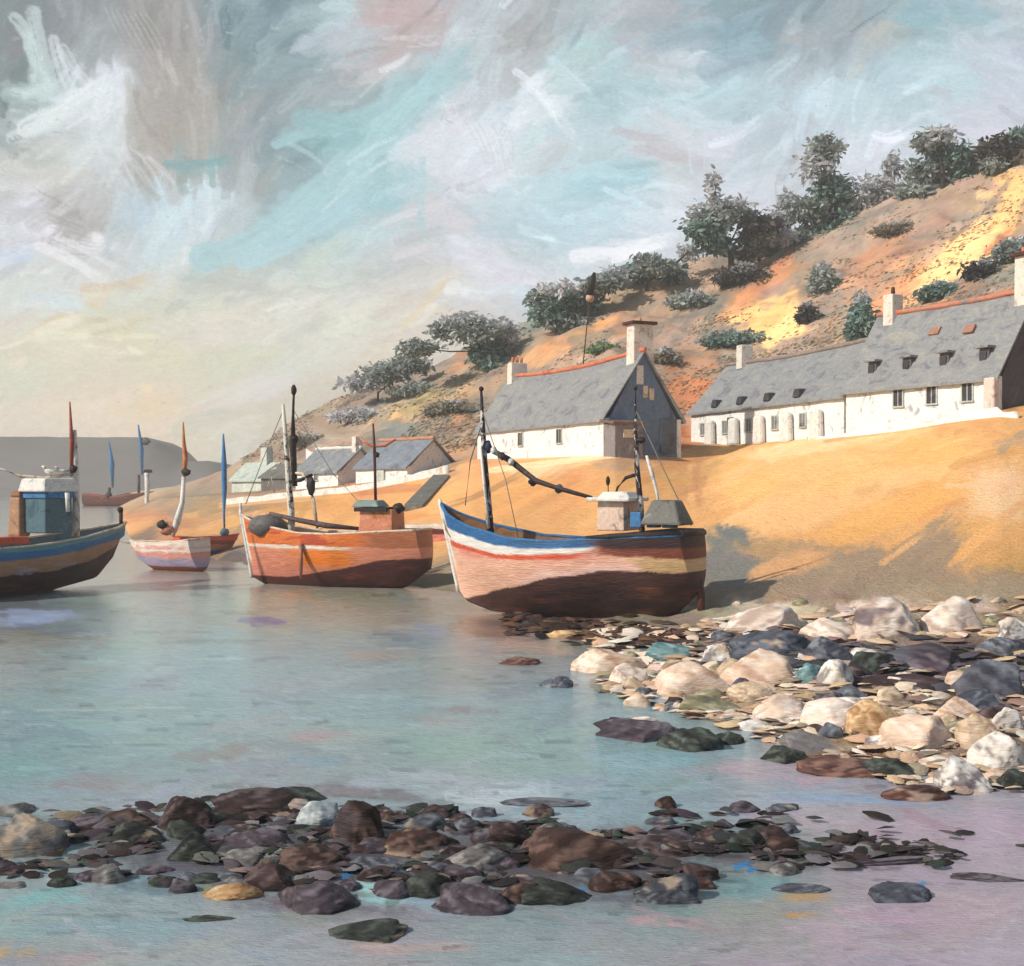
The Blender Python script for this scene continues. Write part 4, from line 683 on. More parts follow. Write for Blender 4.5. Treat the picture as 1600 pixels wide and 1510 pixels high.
# ------------------------------------------------------------------ HOUSES
SLATE = paint((146,148,150), (160,158,152), (126,124,130), .7, (1, 1.6, 1.6), bump=.9, dist=.08, cover=(.38, .46, .53, .62)); LIME = paint((246,244,240), (254,253,250), (186,188,194), .7, (1.6, 1.6, 1.2), bump=.9, dist=.07, cover=(.36, .43, .56, .64))
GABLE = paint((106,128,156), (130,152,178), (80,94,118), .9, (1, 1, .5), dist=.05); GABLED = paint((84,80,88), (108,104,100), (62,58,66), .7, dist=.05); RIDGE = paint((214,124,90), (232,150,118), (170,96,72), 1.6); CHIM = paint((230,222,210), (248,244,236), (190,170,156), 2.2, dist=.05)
DARKW = paint((66,64,70), (96,94,96), (44,40,46), 2); BROWN = paint((74,44,40), (110,70,58), (48,28,28), 2)
def house(name, label, cat, pl, pr, D, zb, ze, zr, wallm, roofm, gablem, over=.25, ridge=None, group=None, sag=.0):
    """front wall from pl to pr (left and right ends seen from the beach); x runs along the front, y goes away from the viewer"""
    d = Vector((pr[0]-pl[0], pr[1]-pl[1], 0)); Wd = d.length; r = empty(name, (pl[0], pl[1], zb), math.atan2(d.y, d.x)); tag(r, label, cat, group)
    e, rr, b = ze-zb, zr-zb, -1.6
    n = 24; me = MB()                                                       # front wall, its base line a little uneven
    xs = [Wd*i/n for i in range(n+1)]
    me.v = [(x, .02*math.sin(x*2.1), b) for x in xs]+[(x, .03*math.sin(x*1.7), e-.02) for x in xs]+[(x, .35, b) for x in xs]+[(x, .35, e-.02) for x in xs]
    m_ = n+1; me.f = [(i, i+1, m_+i+1, m_+i) for i in range(n)]+[(2*m_+i+1, 2*m_+i, 3*m_+i, 3*m_+i+1) for i in range(n)]+[(m_+i, m_+i+1, 3*m_+i+1, 3*m_+i) for i in range(n)]+[(0, m_, 3*m_, 2*m_), (m_-1, 3*m_-1, 4*m_-1, 2*m_-1)]
    me.c = [(1, 1, 1)]*len(me.v); me.build('front_wall', wallm, r)
    MB().box((Wd/2, D-.15, (b+e)/2), (Wd, .3, e-b-.04)).build('back_wall', wallm, r)
    I = Matrix.Identity(4)
    for x in (.16, Wd-.16):
        M = Matrix.Translation((x, 0, 0))@Matrix.Rotation(math.radians(90), 4, 'Z')
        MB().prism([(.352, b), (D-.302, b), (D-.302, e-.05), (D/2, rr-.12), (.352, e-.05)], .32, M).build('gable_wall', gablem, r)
    me = MB(); T = .14                                                       # two roof slopes, ridge gently sagging
    def rz(x): return rr-sag*math.sin(math.pi*x/Wd)
    nx = 26; X = [-over+(Wd+2*over)*i/nx for i in range(nx+1)]
    k = [(-over, e-.14), (D/2, None), (D+over, e-.14)]
    for a, (y0, z0) in ((0, k[0]), (1, k[2])):
        b0 = len(me.v)
        for x in X:
            w = .05*(rnd.random()-.5); zt = rz(min(max(x, 0), Wd)); me.v += [(x, y0, z0+w*.6), (x, (y0+D/2)/2, (z0+zt)/2+w), (x, D/2, zt), (x, y0, z0-T), (x, D/2, zt-T)]
        for i in range(nx):
            p, q = b0+5*i, b0+5*i+5
            fs = [(p, q, q+1, p+1), (p+1, q+1, q+2, p+2), (p+3, p+4, q+4, q+3), (p, p+3, q+3, q)]
            me.f += fs if a == 0 else [f[::-1] for f in fs]
        for i in (0, nx): p = b0+5*i; me.f.append((p, p+1, p+2, p+4, p+3))
    me.c = [(1, 1, 1)]*len(me.v); roof = me.build('roof', roofm, r)
    if ridge: MB().tube([(x, D/2, rz(min(max(x, 0), Wd))+.06) for x in X], .16, 7, wob=.25).build('ridge_tiles', ridge, roof, True)
    return r, roof, Wd
def chimney(roof, x, y, z0, z1, w=.7, d=.9, m=None, pots=2, cap=None, potm=None):
    c = MB().box((x, y, (z0+z1)/2), (w, d, z1-z0), taper=.94).build('chimney', m or CHIM, roof, bevel=.05)
    if cap: MB().box((x, y, z1+.06), (w+.35, d+.35, .2)).build('chimney_cap', cap, c, bevel=.04)
    for k in range(pots):
        q = (k-(pots-1)/2)*.38; MB().tube([(x, y+q, z1), (x, y+q, z1+.45)], [.13, .1], 8).build('chimney_pot', potm or RIDGE, c, True)
    return c
def window(r, x, z, w=.7, h=.9, frame=None, glass=None, y=-.03):
    f = MB().box((x, y, z+h/2+.04), (w+.16, .1, .08)).box((x, y, z-h/2-.04), (w+.24, .16, .08)).box((x-w/2-.04, y, z), (.08, .1, h)).box((x+w/2+.04, y, z), (.08, .1, h)).box((x, y, z), (.05, .07, h)).build('window', frame or GREYW, r)
    MB().box((x, y+.02, z), (w, .05, h)).build('pane', glass or DARKW, f)
# long cottage behind the largest boat
pl = pt(746, 755, 95); pr = pt(944, 755, 76)
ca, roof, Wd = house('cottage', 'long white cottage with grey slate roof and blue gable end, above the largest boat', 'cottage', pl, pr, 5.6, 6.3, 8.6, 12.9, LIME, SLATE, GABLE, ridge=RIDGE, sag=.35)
chimney(roof, Wd-.75, 3.0, 5.6, 8.35, 1.0, 1.5, cap=BROWN, pots=1, potm=paint((200,146,90))); chimney(roof, .9, 3.0, 5.9, 7.6, .9, 1.4, pots=3)
for y, z, h in ((2.95, 4.0, .75), (3.4, 3.85, .75)): 
    f = MB().box((Wd+.03, y, z), (.08, .34, h)).build('gable_window', CREAM, ca)
MB().box((Wd+.03, 2.55, 5.05), (.06, .5, 1.2)).build('whitewash_patch', WHITE, ca)
po_ = MB().box((Wd+.8, .9, .7), (1.5, 2.0, 2.4)).build('porch', paint((140,132,132), (168,164,162), (100,92,96), 1.6, (1, 1, .5)), ca, bevel=.05); MB().box((Wd+.8, .85, 2.0), (1.8, 2.3, .18), M=Matrix.Rotation(.12, 3, 'Y')).build('porch_roof', paint((124,100,90), (150,120,104), (80,74,80), 1.6), po_, bevel=.04)
MB().box((Wd+1.57, .9, 1.25), (.07, .8, .5)).build('porch_window', CREAM, po_)
MB().box((Wd+.06, 4.6, 1.2), (.12, 1.1, 2.2)).build('door', paint((92,98,112), (112,118,130), (70,72,84), .9), ca); window(ca, 8.2, 1.35); window(ca, 14.5, 1.35)
# terrace, lower range
pl = pt(1080, 755, 90); pr = pt(1318, 755, 71.6)
ta, roof, Wd = house('terraced_house', 'lower range of the whitewashed terrace, next to the blue gabled cottage', 'terraced house', pl, pr, 6.2, 7.2, 9.75, 13.3, LIME, SLATE, LIME, ridge=paint((150,132,122), (196,150,126), (120,110,106), 1.2), group='whitewashed terrace above the beach', sag=.2)
chimney(roof, 2.4, 3.1, 5.6, 7.35, .8, 1.0, pots=0)
for k in range(5): window(ta, 1.9+k*3.3, 1.2, .62, .8, glass=paint((128,128,132), (160,160,160), (80,80,84), 2))
MB().box((6.0, -.05, .9), (.8, .1, 1.9)).build('door', DARKW, ta)
for k in range(5): MB().box((3.4+k*3.4, -.28, .8), (1.15, .5, 1.95), taper=.86).build('buttress', WHITE, ta, bevel=.2)
for k in range(4): MB().box((3.6+k*3.6, .2, 2.95), (.75, .7, .55), taper=.75).build('dormer', DARKW, roof, bevel=.06)
# terrace, upper range
pl = pt(1322, 755, 71.4); pr = pt(1558, 755, 61.6)
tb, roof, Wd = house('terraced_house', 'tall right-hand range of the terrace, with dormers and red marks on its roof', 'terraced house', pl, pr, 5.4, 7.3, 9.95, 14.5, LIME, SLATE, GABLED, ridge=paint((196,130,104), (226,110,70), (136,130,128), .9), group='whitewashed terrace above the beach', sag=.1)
chimney(roof, Wd-.5, 2.7, 5.9, 9.0, .75, 1.0, pots=2, cap=BROWN); chimney(roof, 1.0, 2.7, 5.4, 8.3, .8, .9, pots=1, potm=BROWN)
for k in range(4): 
    dm = MB().box((1.6+k*2.7, .95, 3.75), (.7, 1.0, .85), taper=.9).build('dormer', paint((96,94,96), (116,116,116), (70,66,70), 2), roof, bevel=.04); MB().box((1.6+k*2.7, .9, 4.25), (.95, 1.3, .12)).build('dormer_roof', SLATE, dm, bevel=.02); MB().box((1.6+k*2.7, .43, 3.75), (.44, .05, .5)).build('dormer_window', DARKW, dm)
for k in range(3): window(tb, 4.2+k*2.45, 1.95, .66, .95)
MB().box((Wd-.2, -.22, 1.1), (.75, .4, 2.9), taper=.9).build('corner_buttress', paint((226,206,194), (244,230,220), (180,150,140), 1.6), tb, bevel=.08)
for x, y in ((5.2, 1.7), (7.8, 1.5)): MB().box((x, y, 5.65 if x < 6 else 5.45), (.7, .5, .1), M=Matrix.Rotation(math.atan2(4.7, 2.95), 3, 'X')).build('clay_tile_patch', paint((168,122,104)), roof)
# white garden wall in front of the terrace
n = 40; me = MB(); gp = []
for i in range(n+1):
    px = 1262+(1590-1262)*i/n; Y = np.interp(px, [1262, 1320, 1440, 1558, 1600], [74.5, 70.3, 65.2, 60.4, 59.0]); X = (px-800)/F*Y; gp.append((X, Y, ground(X, Y), max(.12, .42+.5*math.exp(-((px-1455)/24.)**2)-.2*(px > 1565)-.3*(px < 1330)+.12*rnd.random())))
for X, Y, z, h in gp: me.v += [(X, Y-.18, z-.5), (X, Y-.16, z+h*.92), (X, Y, z+h), (X, Y+.18, z+h*.94), (X, Y+.2, z-.5)]
for i in range(n):
    for k in range(4): me.f.append((5*i+k, 5*i+5+k, 5*i+6+k, 5*i+1+k))
me.f += [(0, 1, 2, 3, 4), tuple(5*n+k for k in (4, 3, 2, 1, 0))]; me.c = [(1, 1, 1)]*len(me.v)
gw = me.build('garden_wall', paint((238,236,230), (250,250,248), (214,204,192), .8, (1, 1, 2)), None, True); tag(gw, 'uneven low white garden wall along the foot of the right-hand terrace, on the sand', 'wall')

# small village buildings beyond the orange boat
pl = pt(556, 755, 103); pr = pt(636, 755, 97)
h1, roof, Wd = house('boathouse', 'small white boathouse with blue grey roof, behind the rear mast of the orange boat', 'boathouse', pl, pr, 5.0, 4.7, 5.9, 8.1, LIME, paint((130,138,148), (150,158,164), (108,112,124), .9), LIME, ridge=paint((196,140,110)))
MB().box((Wd*.5, -.06, .45), (1.3, .12, 1.1)).build('door', GREYW, h1)
pl = pt(462, 755, 112); pr = pt(528, 755, 106)
h2, roof, Wd = house('cottage', 'tiny white cottage with pale grey roof, just right of the orange boat main mast', 'cottage', pl, pr, 4.5, 4.3, 5.6, 7.6, LIME, paint((140,142,146), (176,176,174), (112,112,120), .9), LIME, ridge=WHITE)
chimney(roof, Wd-.4, 2.2, 2.6, 4.3, .7, .8, pots=0); window(h2, Wd*.5, .7, .5, .5)
pl = pt(362, 755, 124); pr = pt(412, 755, 121)
h3, roof, Wd = house('net_store', 'pale green white net store, left of the orange boat main mast', 'shed', pl, pr, 4.0, 3.7, 4.9, 6.6, paint((206,212,200), (226,230,220), (180,186,176), .8), paint((196,204,194), (216,220,210), (168,174,166), .8), LIME)
chimney(roof, Wd*.62, 2.0, 2.2, 4.4, 1.0, .9, m=paint((206,212,200)), pots=0)
pl = pt(408, 755, 119); pr = pt(452, 755, 116)
h4, roof, Wd = house('shed', 'low dark grey shed with a white roof edge, behind the orange boat main mast', 'shed', pl, pr, 4.0, 3.8, 5.2, 6.4, paint((112,108,102), (128,124,118), (92,88,84), .8), paint((122,118,112), (206,206,198), (100,96,92), .8), LIME)
def wall_run(label, pts, h, m, th=.4):
    me = MB(); P = []
    for a, b in zip(pts[:-1], pts[1:]):
        for k in range(10): P.append([a[j]+(b[j]-a[j])*k/10 for j in range(3)])
    P.append(list(pts[-1]))
    for px, Y, dz in P:
        X = (px-800)/F*Y; z = ground(X, Y)+dz; hh = h*(.9+.25*rnd.random()); me.v += [(X, Y, z-.7), (X, Y, z+hh), (X+.1, Y+th, z+hh), (X+.1, Y+th, z-.7)]
    for i in range(len(P)-1):
        for k in range(3): me.f.append((4*i+k, 4*i+4+k, 4*i+5+k, 4*i+1+k))
    me.f += [(0, 1, 2, 3), tuple(4*(len(P)-1)+k for k in (3, 2, 1, 0))]; me.c = [(1, 1, 1)]*len(me.v)
    o = me.build('quay_wall', m, None, True); tag(o, label, 'wall'); return o
wall_run('long low white quay wall passing in front of the small boathouse', [(352, 108, 0), (450, 104, 0), (545, 97, 0), (620, 94, 0), (700, 91, .1)], .5, paint((222,222,212), (242,242,236), (196,180,160), .8))
wall_run('short curved white wall climbing the bank beside the boathouse roof', [(540, 112, 1.0), (500, 115, 1.6), (478, 118, 2.2)], 1.0, WHITE)
# grey timber ramp
a = hit(646, 797); b = hit(690, 750); dv = b-a
rm = MB(); az_ = math.atan2(dv.y, dv.x); nrm = Vector((-math.sin(az_), math.cos(az_), 0))*.6; up = Vector((0, 0, .35))
rm.add([a-nrm-up*2, a+nrm-up*2, b+nrm-up*2, b-nrm-up*2, a-nrm+up, a+nrm+up, b+nrm+up, b-nrm+up], [(3, 2, 1, 0), (4, 5, 6, 7), (0, 1, 5, 4), (1, 2, 6, 5), (2, 3, 7, 6), (3, 0, 4, 7)])
o = rm.build('slipway', paint((112,112,104), (138,138,130), (88,86,84), 1.2), None); tag(o, 'narrow grey slipway sloping down the sand between the orange and the blue boats', 'slipway')
# pole behind the cottage
g = pt(910, 610, 99); r = empty('lamp_pole', (g.x, g.y, ground(g.x, g.y))); tag(r, 'thin leaning pole with dark lamp head and pale bulb, behind the long cottage', 'lamp pole')
rel = lambda px, py: pt(px, py, 99)-r.location
vpart(r, 'pole', [rel(908, 640), rel(912, 560), rel(917, 510), rel(921, 470)], [.05, .05, .05, .06], BROWN); MB().tube([rel(922, 462), rel(926, 436), rel(929, 426)], [.28, .26, .1], 9, wob=.12).build('lamp_head', paint((40,32,28)), r, True); MB().ball(rel(922, 466), (.36, .3, .36), wob=.05).build('bulb', paint((206,164,140)), r, True)
# ------------------------------------------------------------------ TREES AND SHRUBS
LEAF = attr_material('foliage', 3.0, (1, 1, 1), 0, 0, rough=.8, spec=.1, value=.25, uv=False)
_n = LEAF.node_tree; _tr = _n.nodes.new('ShaderNodeBsdfTranslucent'); _mx = _n.nodes.new('ShaderNodeMixShader'); _mx.inputs[0].default_value = .42
_n.links.new(_n.nodes['Principled BSDF'].inputs['Base Color'].links[0].from_socket, _tr.inputs['Color']); _n.links.new(_n.nodes['Principled BSDF'].outputs[0], _mx.inputs[1]); _n.links.new(_tr.outputs[0], _mx.inputs[2]); _n.links.new(_mx.outputs[0], _n.nodes['Material Output'].inputs['Surface']); BARK = paint((70,62,58), (104,94,86), (44,40,40), 2)
def leaf_mesh(name, lobes, cols, origin, parent, dens=1.0, size=(.45, 1.1), seed=1, dome=.0):
    """many leaf clumps, each a small bent blade, spread through the volumes of the lobes: (centre, radii, number)"""
    R = np.random.RandomState(seed); V = []; Fc = []; Cc = []
    for c, rad, n, ci in lobes:
        n = int(n*dens*1.9); d = R.normal(size=(n, 3)); d /= np.linalg.norm(d, axis=1)[:, None]; rr = R.uniform(0, 1, n)**.5*(1+.28*R.normal(size=n)*(.4+1.2*(R.rand(n) < .25))); rr = np.clip(rr, 0, 1.22)
        P = np.array(c)-np.array(origin)+d*rr[:, None]*np.array(rad)
        ax = R.normal(size=(n, 3))*np.array([1.0, .8, .55])+d*.9+np.array([0, 0, -.25]); ax /= np.linalg.norm(ax, axis=1)[:, None]
        sd = np.cross(ax, R.normal(size=(n, 3))); sd /= np.linalg.norm(sd, axis=1)[:, None]+1e-9; up = np.cross(ax, sd)
        l = R.uniform(size[0], size[1], n)[:, None]; w = l*R.uniform(.26, .5, n)[:, None]
        rows = [(-.5, .3, 0), (-.15, 1, .12), (.2, .9, .14), (.5, .15, 0)]
        for (u, ww, h) in rows:
            for sgn in (-1, 1): V.append(P+ax*l*u+sd*w*ww*sgn*.5+up*l*h)
        base = sum(len(f[1]) for f in Fc) if Fc else 0
        Fc.append((None, range(n)))
        pal = np.array(cols[ci], float); k = R.randint(len(pal), size=n); clump = vn(P[:, 0]/1.3+seed, P[:, 2]/1.3, seed)*26-13
        Cc.append(np.clip((pal[k]+clump[:, None]+R.normal(size=(n, 1))*8)*(1.42 if ci in (0, 3, 5) else 1.24)+12, 0, 255))
    # V holds 8 arrays per lobe
    vs = []; fs = []; cs = []; off = 0
    for i in range(len(lobes)):
        A = np.stack(V[8*i:8*i+8], 1); n = A.shape[0]; vs.append(A.reshape(-1, 3)); cs.append(np.repeat(lin(Cc[i]), 8, 0))
        b = off+np.arange(n)[:, None]*8
        for q in ((0, 1, 3, 2), (2, 3, 5, 4), (4, 5, 7, 6)): fs.append(b+np.array(q))
        off += n*8
    vs = np.concatenate(vs); fs = np.concatenate(fs); cs = np.concatenate(cs)
    me = bpy.data.meshes.new(name); me.from_pydata(vs.tolist(), [], fs.tolist()); me.update()
    ca = me.color_attributes.new('Col', 'FLOAT_COLOR', 'POINT'); ca.data.foreach_set('color', np.concatenate([cs, np.ones((len(cs), 1))], 1).astype(np.float32).ravel())
    me.materials.append(LEAF); o = bpy.data.objects.new(name, me); C.objects.link(o); o.parent = parent; return o
GR = [[(74,94,88),(86,104,98),(100,116,110),(62,78,76)], [(118,126,120),(136,142,138),(108,116,112),(98,104,102)], [(150,150,152),(160,160,164),(138,142,142)], [(50,48,50),(66,60,60),(40,42,42)], [(110,104,92),(130,118,100),(92,92,80)], [(86,104,78),(108,118,84),(70,86,70)]]
def tree(name, label, cat, Y, base, lobes, trunk_w=.35, group=None, size=(.5, 1.2), seed=1, trunk=True, shrub=False):
    """lobes: (px, py, rx px, ry px, number, colour set) seen from the beach; each has real depth"""
    g = pt(base[0], base[1], Y); gz = ground(g.x, g.y); r = empty(name, (g.x, g.y, gz)); tag(r, label, cat, group); R = random.Random(seed); L3 = []
    for (x, y, rx, ry, n, ci) in lobes:
        dy = 0 if shrub else R.uniform(-1, 1)*rx*Y/F*.7; c = pt(x, y, Y+dy); L3.append((tuple(c), (rx*Y/F, max(rx, ry)*Y/F*.75, ry*Y/F), n, ci))
    leaf_mesh('crown', L3, GR, (g.x, g.y, gz), r, 1, size, seed)
    if trunk:
        topl = min(lobes, key=lambda q: q[1]); tp = pt(topl[0], topl[1], Y)-r.location; me = MB()
        mid = Vector((tp.x*.4+R.uniform(-.3, .3), 0, tp.z*.5)); me.tube([(0, 0, -1.2), (R.uniform(-.1, .1), 0, tp.z*.25), mid, tp], [trunk_w, trunk_w*.8, trunk_w*.6, trunk_w*.15], 8, wob=.12)
        tr = me.build('trunk', BARK, r, True)
        for (c, rad, n, ci) in L3:
            q = Vector(c)-r.location; s0 = mid*R.uniform(.5, 1.0); MB().tube([s0, (s0+q)/2+Vector((0, 0, -.2)), q], [trunk_w*.4, trunk_w*.25, trunk_w*.08], 6, wob=.15).build('limb', BARK, tr, True)
    return r
tree('pine_tree', 'tall ragged dark pine in the middle of the hilltop trees, with drooping boughs', 'pine tree', 146, (1300, 425), [(1290,235,28,26,260,1),(1300,300,34,26,420,0),(1262,330,36,20,300,1),(1325,345,30,16,300,0),(1290,370,48,22,560,0),(1240,372,30,12,160,1),(1312,405,34,24,420,0),(1265,400,30,12,160,1),(1275,262,34,24,150,2),(1350,300,26,30,110,2)], .55, 'trees on the hill crest', (.5, 1.3), 3)
tree('pine_tree', 'broad leaning pine with a near black lower bough, right of the tallest one', 'pine tree', 140, (1472, 372), [(1452,222,26,20,240,1),(1490,250,36,26,420,0),(1440,270,30,20,240,1),(1500,290,44,20,420,0),(1430,300,30,14,240,1),(1480,320,44,14,420,3),(1520,312,26,16,160,1),(1465,215,36,18,140,2),(1545,250,22,24,140,2)], .3, 'trees on the hill crest', (.5, 1.3), 5)
tree('pine_tree', 'dark stemmed spreading pine, leftmost of the three tall trees on the hill crest', 'pine tree', 142, (1143, 432), [(1110,345,46,16,300,1),(1105,362,36,18,340,0),(1160,338,30,12,200,1),(1190,352,34,12,260,3),(1178,372,26,12,180,1),(1120,385,30,14,200,0),(1165,395,26,12,160,3),(1130,325,50,16,170,2),(1115,290,14,26,60,2),(1220,370,26,14,120,2)], .42, 'trees on the hill crest', (.5, 1.2), 7)
tree('bushy_tree', 'dark bushy tree on the skyline at the right edge', 'tree', 138, (1582, 280), [(1570,232,30,22,360,3),(1552,258,20,14,160,1),(1592,216,22,16,220,0),(1538,240,10,26,90,3),(1605,250,24,20,200,4)], .3, 'trees on the hill crest', (.5, 1.1), 9)
tree('bushy_tree', 'round grey green tree directly behind the leaning lamp pole', 'tree', 140, (880, 520), [(858,488,32,22,420,0),(845,468,24,14,200,1),(905,470,40,22,460,0),(930,448,32,14,260,1),(890,505,40,14,260,1),(960,440,26,12,160,1),(875,450,40,12,90,2)], .3, 'trees on the hill crest', (.5, 1.1), 11)
tree('bushy_tree', 'dusky green tree on the skyline above the left chimney of the long cottage', 'tree', 140, (765, 590), [(745,520,46,20,420,1),(700,515,34,16,240,1),(765,552,34,22,460,0),(790,520,24,24,220,2),(655,545,36,14,220,1),(725,500,40,14,120,2),(775,570,24,12,260,0)], .3, 'trees on the hill crest', (.5, 1.1), 13)
tree('bushy_tree', 'low spreading green tree between the lamp pole and the leftmost tall pine', 'tree', 143, (1010, 448), [(990,428,40,14,320,0),(1030,418,34,14,260,1),(1055,428,24,18,240,0),(960,430,26,12,160,2),(1075,395,20,14,100,2),(1012,405,24,10,100,1)], .3, 'trees on the hill crest', (.45, 1.0), 15)
for a_ in (('grey green low tree on the lower skyline, leftmost of the hill crest', (590, 615), [(560,600,34,12,200,2),(600,585,40,16,300,1),(640,572,34,16,260,1)]),
    ('hazy mauve grey tree between the lamp pole tree and the long cottage chimney', (815, 575), [(815,545,34,18,260,2),(840,525,30,16,220,1),(800,560,26,14,160,4)]),
    ('pale grey wispy tree between the two tallest pines', (1220, 400), [(1215,352,26,26,220,2),(1200,385,30,18,220,1),(1230,318,16,22,110,2)]),
    ('pale grey feathery tree right of the tallest ragged pine', (1385, 345), [(1380,300,26,26,220,2),(1365,330,24,16,180,1),(1395,262,18,24,130,2)])):
    tree('bushy_tree', a_[0], 'tree', 147, a_[1], a_[2], .18, 'trees on the hill crest', (.45, 1.1), a_[1][0])
SH = 'shrubs on the hillside'
for px, py, Y0, rx, ry, n, ci, lab in ((1160,432,125,46,18,460,3,'blackish shrub at the foot of the leftmost tall pine'),(1150,532,100,52,13,420,0,'long dark green shrub behind the lower range of the terrace'),(1345,505,96,22,40,460,0,'tall narrow green shrub between the two ranges of the terrace'),(1470,458,100,34,15,300,0,'green shrub above the red ridge of the upper terrace'),
    (1285,440,115,22,28,300,1,'upright grey shrub beside the bright sand scar'),(1262,492,105,18,18,160,3,'small dark shrub just above the lower terrace ridge'),(1590,395,105,44,22,300,1,'grey shrub near the right edge above the white chimney'),(940,545,112,24,10,120,5,'little olive shrub behind the long cottage ridge'),(620,575,135,44,14,260,1,'grey green scrubby shrub on the lower skyline, left of the hill trees'),(1535,425,112,30,16,200,3,'dusky shrub below the big sand scar'),(1040,560,104,22,14,160,4,'brown shrub beside the blue gable'),(650,610,135,50,12,300,1,'wide grey green thicket low on the slope left of the long cottage'),(700,640,112,40,12,260,4,'brownish thicket just left of the long cottage roof'),(560,650,125,46,12,260,2,'pale grey thicket above the small boathouse'),(480,690,125,36,10,200,4,'brown thicket at the left foot of the hill'),(1080,470,122,40,14,260,1,'grey thicket under the low spreading green tree'),(1400,360,135,36,12,220,4,'olive brown thicket below the broad leaning pine')):
    h_ = hit(px, py+ry*.6, 60, 200); Y = h_.y; tree('shrub', lab, 'shrub', Y, (px, py+ry), [(px,py,rx,ry,n,ci),(px-rx*.6,py+ry*.3,rx*.5,ry*.6,n//4,ci),(px+rx*.7,py+ry*.2,rx*.5,ry*.6,n//4,1 if ci != 1 else 0),(px+rx*.1,py-ry*.7,rx*.5,ry*.5,n//5,2)], .14, SH, (.35, .8), px, shrub=True)

# ------------------------------------------------------------------ ROCKS
ROCKM = attr_material('rock', 3.4, (.6, .6, 3.2), .8, .045, rough=.75, spec=.25, value=.26, crack=.2, uv=False)
import bmesh
_ico = {}
def ico(n):
    if n not in _ico:
        bm = bmesh.new(); bmesh.ops.create_icosphere(bm, subdivisions=n, radius=1.0); v = np.array([list(q.co) for q in bm.verts]); f = [[a.index for a in q.verts] for q in bm.faces]; bm.free(); _ico[n] = (v, f)
    return _ico[n]
PALR = {'dark': ((74,54,54), (52,38,38), (116,98,98)), 'brown': ((70,48,42), (48,34,32), (126,100,90)), 'green': ((58,62,56), (40,42,40), (96,104,96)), 'mauve': ((88,76,84), (62,54,62), (134,124,132)), 'grey': ((124,120,118), (90,86,86), (176,172,168)), 'navy': ((84,88,100), (62,64,74), (124,128,140)),
        'cream': ((234,214,198), (196,172,156), (246,236,226)), 'peach': ((230,200,176), (198,160,134), (244,226,208)), 'white': ((226,216,206), (150,142,138), (246,242,236)), 'tan': ((208,182,152), (162,136,112), (232,212,186)), 'ochre': ((204,160,112), (166,124,84), (232,200,158)), 'teal': ((112,146,148), (84,116,122), (160,182,180)), 'slate': ((96,98,108), (68,70,80), (140,146,152)), 'rust': ((100,68,60), (70,46,42), (148,112,98)), 'pale': ((178,190,196), (140,148,160), (226,228,222)), 'olive': ((150,142,112), (112,108,88), (190,182,150))}
def rock(px, py, w, h, pal, seed, name='rock', flat=1.0, ang=0, sub=4):
    """a stone whose foot is seen at (px, py+h/2) and which looks w x h pixels there"""
    R = np.random.RandomState(seed); p = hit(px, py+h*.42); Y = p.y; k = Y/F
    slope = (CAM_H-p.z)/Y
    W2 = w*k/2; D2 = min(W2*R.uniform(.6, .85), max(.1, h*k*.36/max(slope, .04))); H = max(.05, (h*k-2*D2*slope*.75))*1.05; H = max(H, h*k*.45); base, f = ico(sub)
    v = base.copy(); n = fbm(v[:, 0]*1.6+seed, v[:, 2]*1.6+v[:, 1]*1.3, seed, 3)
    v = v*(1+(n-.5)*.7)[:, None]
    for _ in range(9):
        d = R.normal(size=3); d[2] = abs(d[2])*.8; d /= np.linalg.norm(d); c = R.uniform(.62, .9); s = v@d; v = v-np.maximum(s-c, 0)[:, None]*d*.92
    v *= (1+(fbm(v[:, 0]*5+seed, v[:, 1]*5+v[:, 2]*6, seed+1, 3)-.5)*.12)[:, None]
    v /= np.abs(v).max(0); z = v[:, 2].copy(); v = v*np.array([W2, D2, 1]); v[:, 2] = np.where(z > -.15, (z+.15)/1.15*H, (z+.15)*H*.7)
    q = math.radians(ang+R.uniform(-14, 14)); v[:, 2] += v[:, 0]*math.tan(math.radians(R.uniform(-6, 6)))
    a, b, c = (np.array(x, float) for x in PALR[pal]); sc = 1.9
    nx = v[:, 0]/W2; nz = v[:, 2]/H; sk = nx*.8*(1 if seed % 2 else -1); m1 = fbm(nx*sc*.8+seed*.7, (nz+sk)*sc*2.6+v[:, 1]/D2, seed+2, 4); m2 = fbm(nx*sc+seed, (nz+sk)*sc*4+v[:, 1]/D2, seed+4, 4)
    col = a+(b-a)*ss(.52, .58, m1)[:, None]; col = col+(c-col)*(ss(.56, .62, m2)*.9)[:, None]; col = col+((fbm(nx*9+seed, nz*14, seed+6, 2)-.5)*34)[:, None]
    if R.rand() < .45: o_ = np.array(PALR[R.choice(['tan', 'slate', 'mauve', 'peach'])][0], float); col = col+(o_-col)*(ss(.6, .66, fbm(nx*1.6+seed*2, nz*2, seed+8, 3))*.7)[:, None]
    me = bpy.data.meshes.new(name); me.from_pydata(v.tolist(), [], f); me.update(); me.polygons.foreach_set('use_smooth', [True]*len(me.polygons))
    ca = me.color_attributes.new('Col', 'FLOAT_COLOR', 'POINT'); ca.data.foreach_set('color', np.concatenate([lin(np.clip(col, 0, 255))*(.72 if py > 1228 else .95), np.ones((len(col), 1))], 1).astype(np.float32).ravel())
    me.materials.append(ROCKM); o = bpy.data.objects.new(name, me); C.objects.link(o); o.location = (p.x, p.y+D2*.6, p.z-.02); o.rotation_euler = (0, 0, q*.3); return o
FR = 'dark rocks in the shallow water in front'; RR = 'rocks along the right-hand shore'
